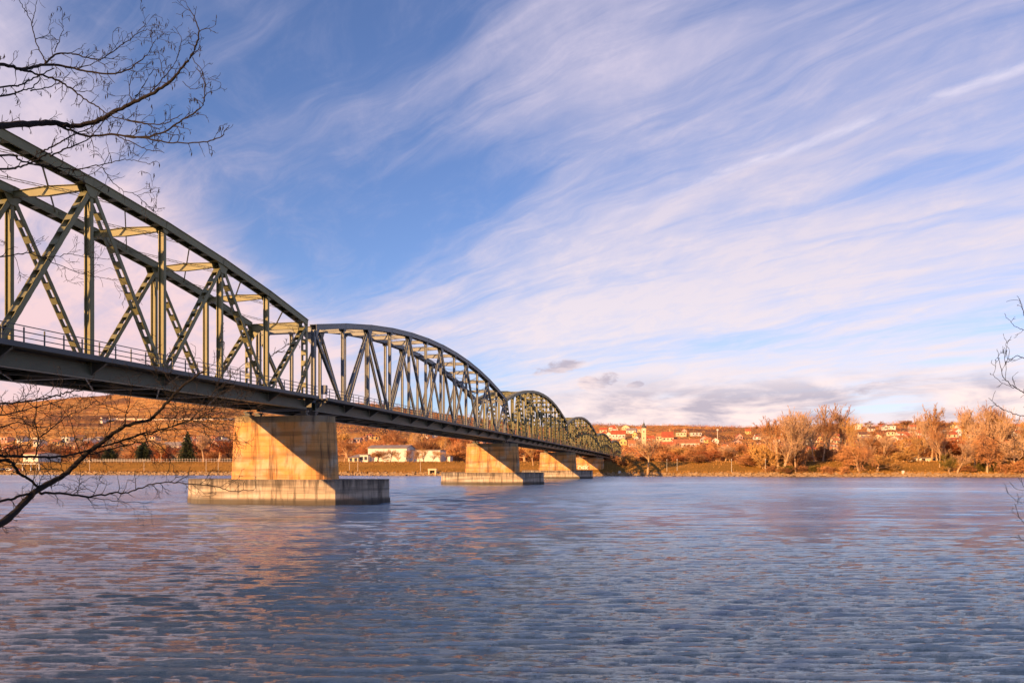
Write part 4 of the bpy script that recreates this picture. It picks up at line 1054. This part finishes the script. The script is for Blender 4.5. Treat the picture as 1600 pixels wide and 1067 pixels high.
# upper left tree
T1=empty('bare_tree',(-7.4,5.6,1.0)); tag(T1,'bare dark tree reaching in over the bridge from the upper left corner','tree')
T1.location=(0,0,0)
trunkpath([(-7.6,5.4,.6),(-7.5,5.4,2.5),(-7.3,5.5,4.5),(-7.2,5.6,6.6),(-7.1,5.7,9.2)],[.22,.19,.16,.13,.08]).build('trunk',BARKD,T1,True)
B1=6.2
U1=[([(-640,310),(-300,240),(-100,205),(0,197),(45,194),(85,193),(115,197),(150,190),(185,172),(215,157),(245,143),(268,125),(288,102),(303,78),(311,52),(304,28),(292,10)],7.6,.6,.9),
 ([(85,193),(110,203),(140,213),(175,210),(215,215),(255,207),(285,188),(312,170),(319,150),(319,125),(305,105)],2.6,.6,1),
 ([(190,211),(230,217),(270,223),(318,222),(345,215),(353,203),(358,196)],1.6,.5,.7),
 ([(180,212),(205,222),(230,234),(256,237)],1.2,.5,.5),
 ([(-640,190),(-260,120),(-60,95),(0,101),(35,108),(70,102),(110,106),(140,113),(180,115),(205,106),(230,85),(243,62)],4.5,.6,.9),
 ([(70,101),(85,86),(105,84),(130,89),(155,93),(178,80),(200,64),(220,50),(238,47)],2.0,.5,1.3),
 ([(110,106),(130,105),(150,97),(165,90)],1.2,.5,1),
 ([(72,98),(60,75),(52,50),(48,33),(38,15),(28,-4)],1.3,.6,.4),
 ([(50,36),(54,18),(58,3),(64,-6)],.8,.4,.8),
 ([(32,109),(60,116),(90,126),(110,138),(128,152),(150,166),(172,180),(195,188),(225,194),(250,203)],2.3,.6,.8),
 ([(85,82),(93,62),(98,45),(92,30)],1.0,.4,.7),([(92,64),(80,55),(75,45)],.7,.4,.6),
 ([(-640,300),(-200,150),(0,136),(30,134),(58,120),(85,107)],2.2,1.0,.4),
 ([(-640,330),(-200,170),(0,150),(25,144),(48,138),(62,125)],2.4,.8,.5),([(48,142),(75,137),(95,128),(110,112)],1.3,.5,.5),
 ([(65,238),(85,228),(110,214),(138,202),(150,192),(160,180)],1.5,.7,.5),
 ([(78,245),(105,232),(135,220),(150,205),(170,180)],1.6,.6,.8),
 ([(110,138),(125,143),(142,142),(148,130)],1.0,.4,.7),
 ([(200,188),(240,195),(265,190),(285,178)],1.4,.5,1.2),
 ([(208,160),(202,140),(208,108),(205,92)],.9,.45,.7),([(208,158),(225,132),(240,108)],1.3,.5,.8),
 ([(235,145),(258,120),(275,95),(283,62),(272,42)],1.1,.4,1.6),([(258,122),(250,95),(246,72)],.9,.4,1.4),
 ([(215,50),(228,38),(222,36)],.6,.4,1),
 ([(300,90),(318,118),(322,150)],.8,.4,.8),([(285,128),(300,140),(318,135)],.6,.4,.8),
 ([(-640,420),(-200,270),(0,243),(30,250),(60,259),(72,262)],2.4,1.2,.2),
 ([(-640,430),(-200,280),(0,265),(25,262),(45,256),(70,243),(82,238)],2.6,1.0,.3),
 ([(45,256),(80,260),(118,265),(150,259),(185,252),(205,250),(235,257)],1.6,.45,.8),
 ([(82,265),(105,275),(135,274),(158,262),(170,240),(166,222)],.8,.4,.6),
 ([(160,262),(172,280),(190,297),(213,305),(230,320),(244,332)],.9,.4,1.),([(215,305),(228,302),(245,300)],.5,.35,.8)]
for i,(p_,a,b_,d_) in enumerate(U1): bough(T1,p_,a,b_,B1,100+i,d_,24,pods=.12)
# lower left tree
T2=empty('bare_tree',(0,0,0)); tag(T2,'bare low tree whose thick bough rises from the lower left corner','tree')
trunkpath([(-5.4,4.2,1.3),(-5.0,4.6,2.0),(-4.7,4.9,2.6),(-4.3,5.2,3.0)],[.13,.11,.09,.07]).build('trunk',BARKD,T2,True)
B2=5.4
L1=[([(-330,900),(-150,868),(-60,845),(0,818),(30,793),(58,765),(100,742),(130,713),(160,690),(195,666),(235,654),(262,628),(280,608),(302,590),(318,580)],9.5,1.5,.7),
 ([(-300,830),(-60,795),(0,783),(30,775),(58,766)],3.0,2.2,.2),
 ([(62,763),(45,748),(30,740),(22,726),(10,720),(-20,716),(-330,700)],2.6,2.8,.4),
 ([(60,769),(100,771),(140,776),(175,770),(200,769),(232,757),(260,753),(300,756),(335,759),(362,766),(396,766)],2.8,.6,.6),
 ([(118,773),(150,778),(190,783),(237,785)],1.2,.5,.3),
 ([(-330,690),(-60,705),(0,712),(40,713),(85,714),(130,706),(165,696),(205,683),(250,673),(285,660),(318,652),(365,655)],3.6,.7,1.0),
 ([(140,709),(180,700),(212,692),(240,690),(258,704),(266,722),(262,740)],1.6,.5,.5),
 ([(165,697),(215,680),(262,668),(300,657),(330,640),(352,628)],1.9,.6,1.3),
 ([(-330,640),(-60,632),(0,630),(50,626),(88,618),(108,612),(128,611)],2.2,.9,.5),
 ([(-330,660),(-60,655),(0,649),(40,640),(80,630),(118,618)],1.6,.6,.5),
 ([(57,711),(60,685),(55,660),(57,635),(61,605)],1.4,.5,.6),([(60,684),(80,670),(105,650),(130,640),(150,626)],1.2,.5,1.),
 ([(-200,720),(-20,705),(0,703),(25,700),(48,692)],1.6,.7,.8),
 ([(195,665),(198,645),(204,620),(207,598)],1.2,.5,.8),([(200,645),(175,636),(155,628),(142,618)],.9,.5,.9),
 ([(235,654),(262,653),(300,657),(345,662),(375,668)],1.3,.5,1.2),([(260,630),(300,640),(350,636),(385,622)],1.0,.45,1.5),
 ([(262,628),(258,612),(248,598),(240,588)],.9,.5,.8),([(62,762),(66,742),(80,730),(75,712)],.9,.5,.5),([(80,762),(78,742),(62,722)],.8,.4,.6),
 ([(150,770),(135,762),(120,752),(105,748)],.6,.35,.3),([(110,771),(128,755),(150,742)],.6,.4,.4),
 ([(-150,405),(0,400),(40,396),(62,400),(85,401),(108,397),(140,403),(178,405)],1.4,.45,.5),([(60,400),(95,415),(135,430),(165,434),(190,438)],1.0,.4,.5),
 ([(208,560),(245,575),(275,600)],.6,.35,.6)]
for i,(p_,a,b_,d_) in enumerate(L1): bough(T2,p_,a*.9,b_,B2,300+i,d_*1.7,32,curl=-.5)
for i,(p_,a,b_,d_) in enumerate([([(130,714),(118,690),(112,662),(100,640)],1.0,.4,1.3),([(160,690),(172,668),(170,645),(160,622)],.9,.4,1.3),([(100,742),(95,720),(104,700),(98,680)],.8,.35,1.2),([(250,674),(285,670),(320,676),(350,690)],.9,.35,1.3),([(282,608),(262,590),(255,572),(262,552)],.8,.35,1.2),([(0,668),(30,660),(62,668),(95,660)],1.1,.4,1.2),([(0,735),(20,728),(45,690),(40,660)],.8,.4,1.2),([(205,684),(230,700),(250,728)],.7,.3,1.2),([(300,657),(330,668),(368,690)],.7,.3,1.3)]):
    bough(T2,p_,a,b_,B2,340+i,d_,28,curl=-.4)
# twig spray in front of the truss, rising from the same tree
for i,(p_,a,b_,d_) in enumerate([([(320,640),(335,610),(348,580),(352,555),(345,520)],.7,.35,1.6),([(335,612),(360,590),(380,570),(400,560)],.6,.3,1.6),([(300,655),(330,625),(365,600),(372,575)],.6,.3,1.4),([(420,560),(440,545),(462,530),(470,522)],.5,.3,2.2)]):
    bough(T2,p_,a,b_,B2+.6,400+i,d_,20,mat=BARKD)
# right edge tree
T3=empty('bare_tree',(0,0,0)); tag(T3,'bare tree just outside the right edge with thin twigs hanging in','tree')
trunkpath([(8.1,7.2,0),(7.9,7.2,2.0),(7.8,7.1,4.0),(7.6,7.1,6.5)],[.2,.17,.13,.08]).build('trunk',BARKD,T3,True)
B3=7.2
R1=[([(1900,640),(1700,625),(1620,618),(1598,612),(1582,603),(1568,588),(1562,565),(1558,545)],2.2,.4,.6),
 ([(1585,606),(1570,600),(1556,590),(1546,583)],.7,.35,.6),([(1572,592),(1570,560),(1566,540)],.6,.3,.4),
 ([(1900,690),(1700,670),(1620,652),(1598,650),(1580,645),(1568,640),(1556,632),(1546,622)],1.8,.4,.5),
 ([(1900,570),(1700,560),(1610,560),(1590,556),(1578,562),(1576,545),(1567,520)],1.6,.35,.5),
 ([(1900,520),(1700,520),(1612,516),(1590,512),(1578,502),(1570,490)],1.4,.35,.5),
 ([(1700,540),(1610,500),(1598,485),(1594,470),(1590,462)],1.2,.35,.6),
 ([(1900,740),(1700,700),(1620,705),(1598,704),(1580,700),(1560,690),(1545,680)],1.2,.35,.6),
 ([(1700,760),(1615,762),(1598,765),(1585,762),(1577,752)],.9,.35,.3),
 ([(1700,790),(1612,784),(1595,785),(1583,778),(1572,766)],.8,.35,.3),([(1700,850),(1612,822),(1598,815),(1590,800),(1585,785)],.9,.35,.4),
 ([(1700,880),(1615,850),(1600,845),(1590,835)],.8,.3,.3)]
for i,(p_,a,b_,d_) in enumerate(R1): bough(T3,p_,a*.6,b_*.7,B3,500+i,d_*.7,20,curl=.4)
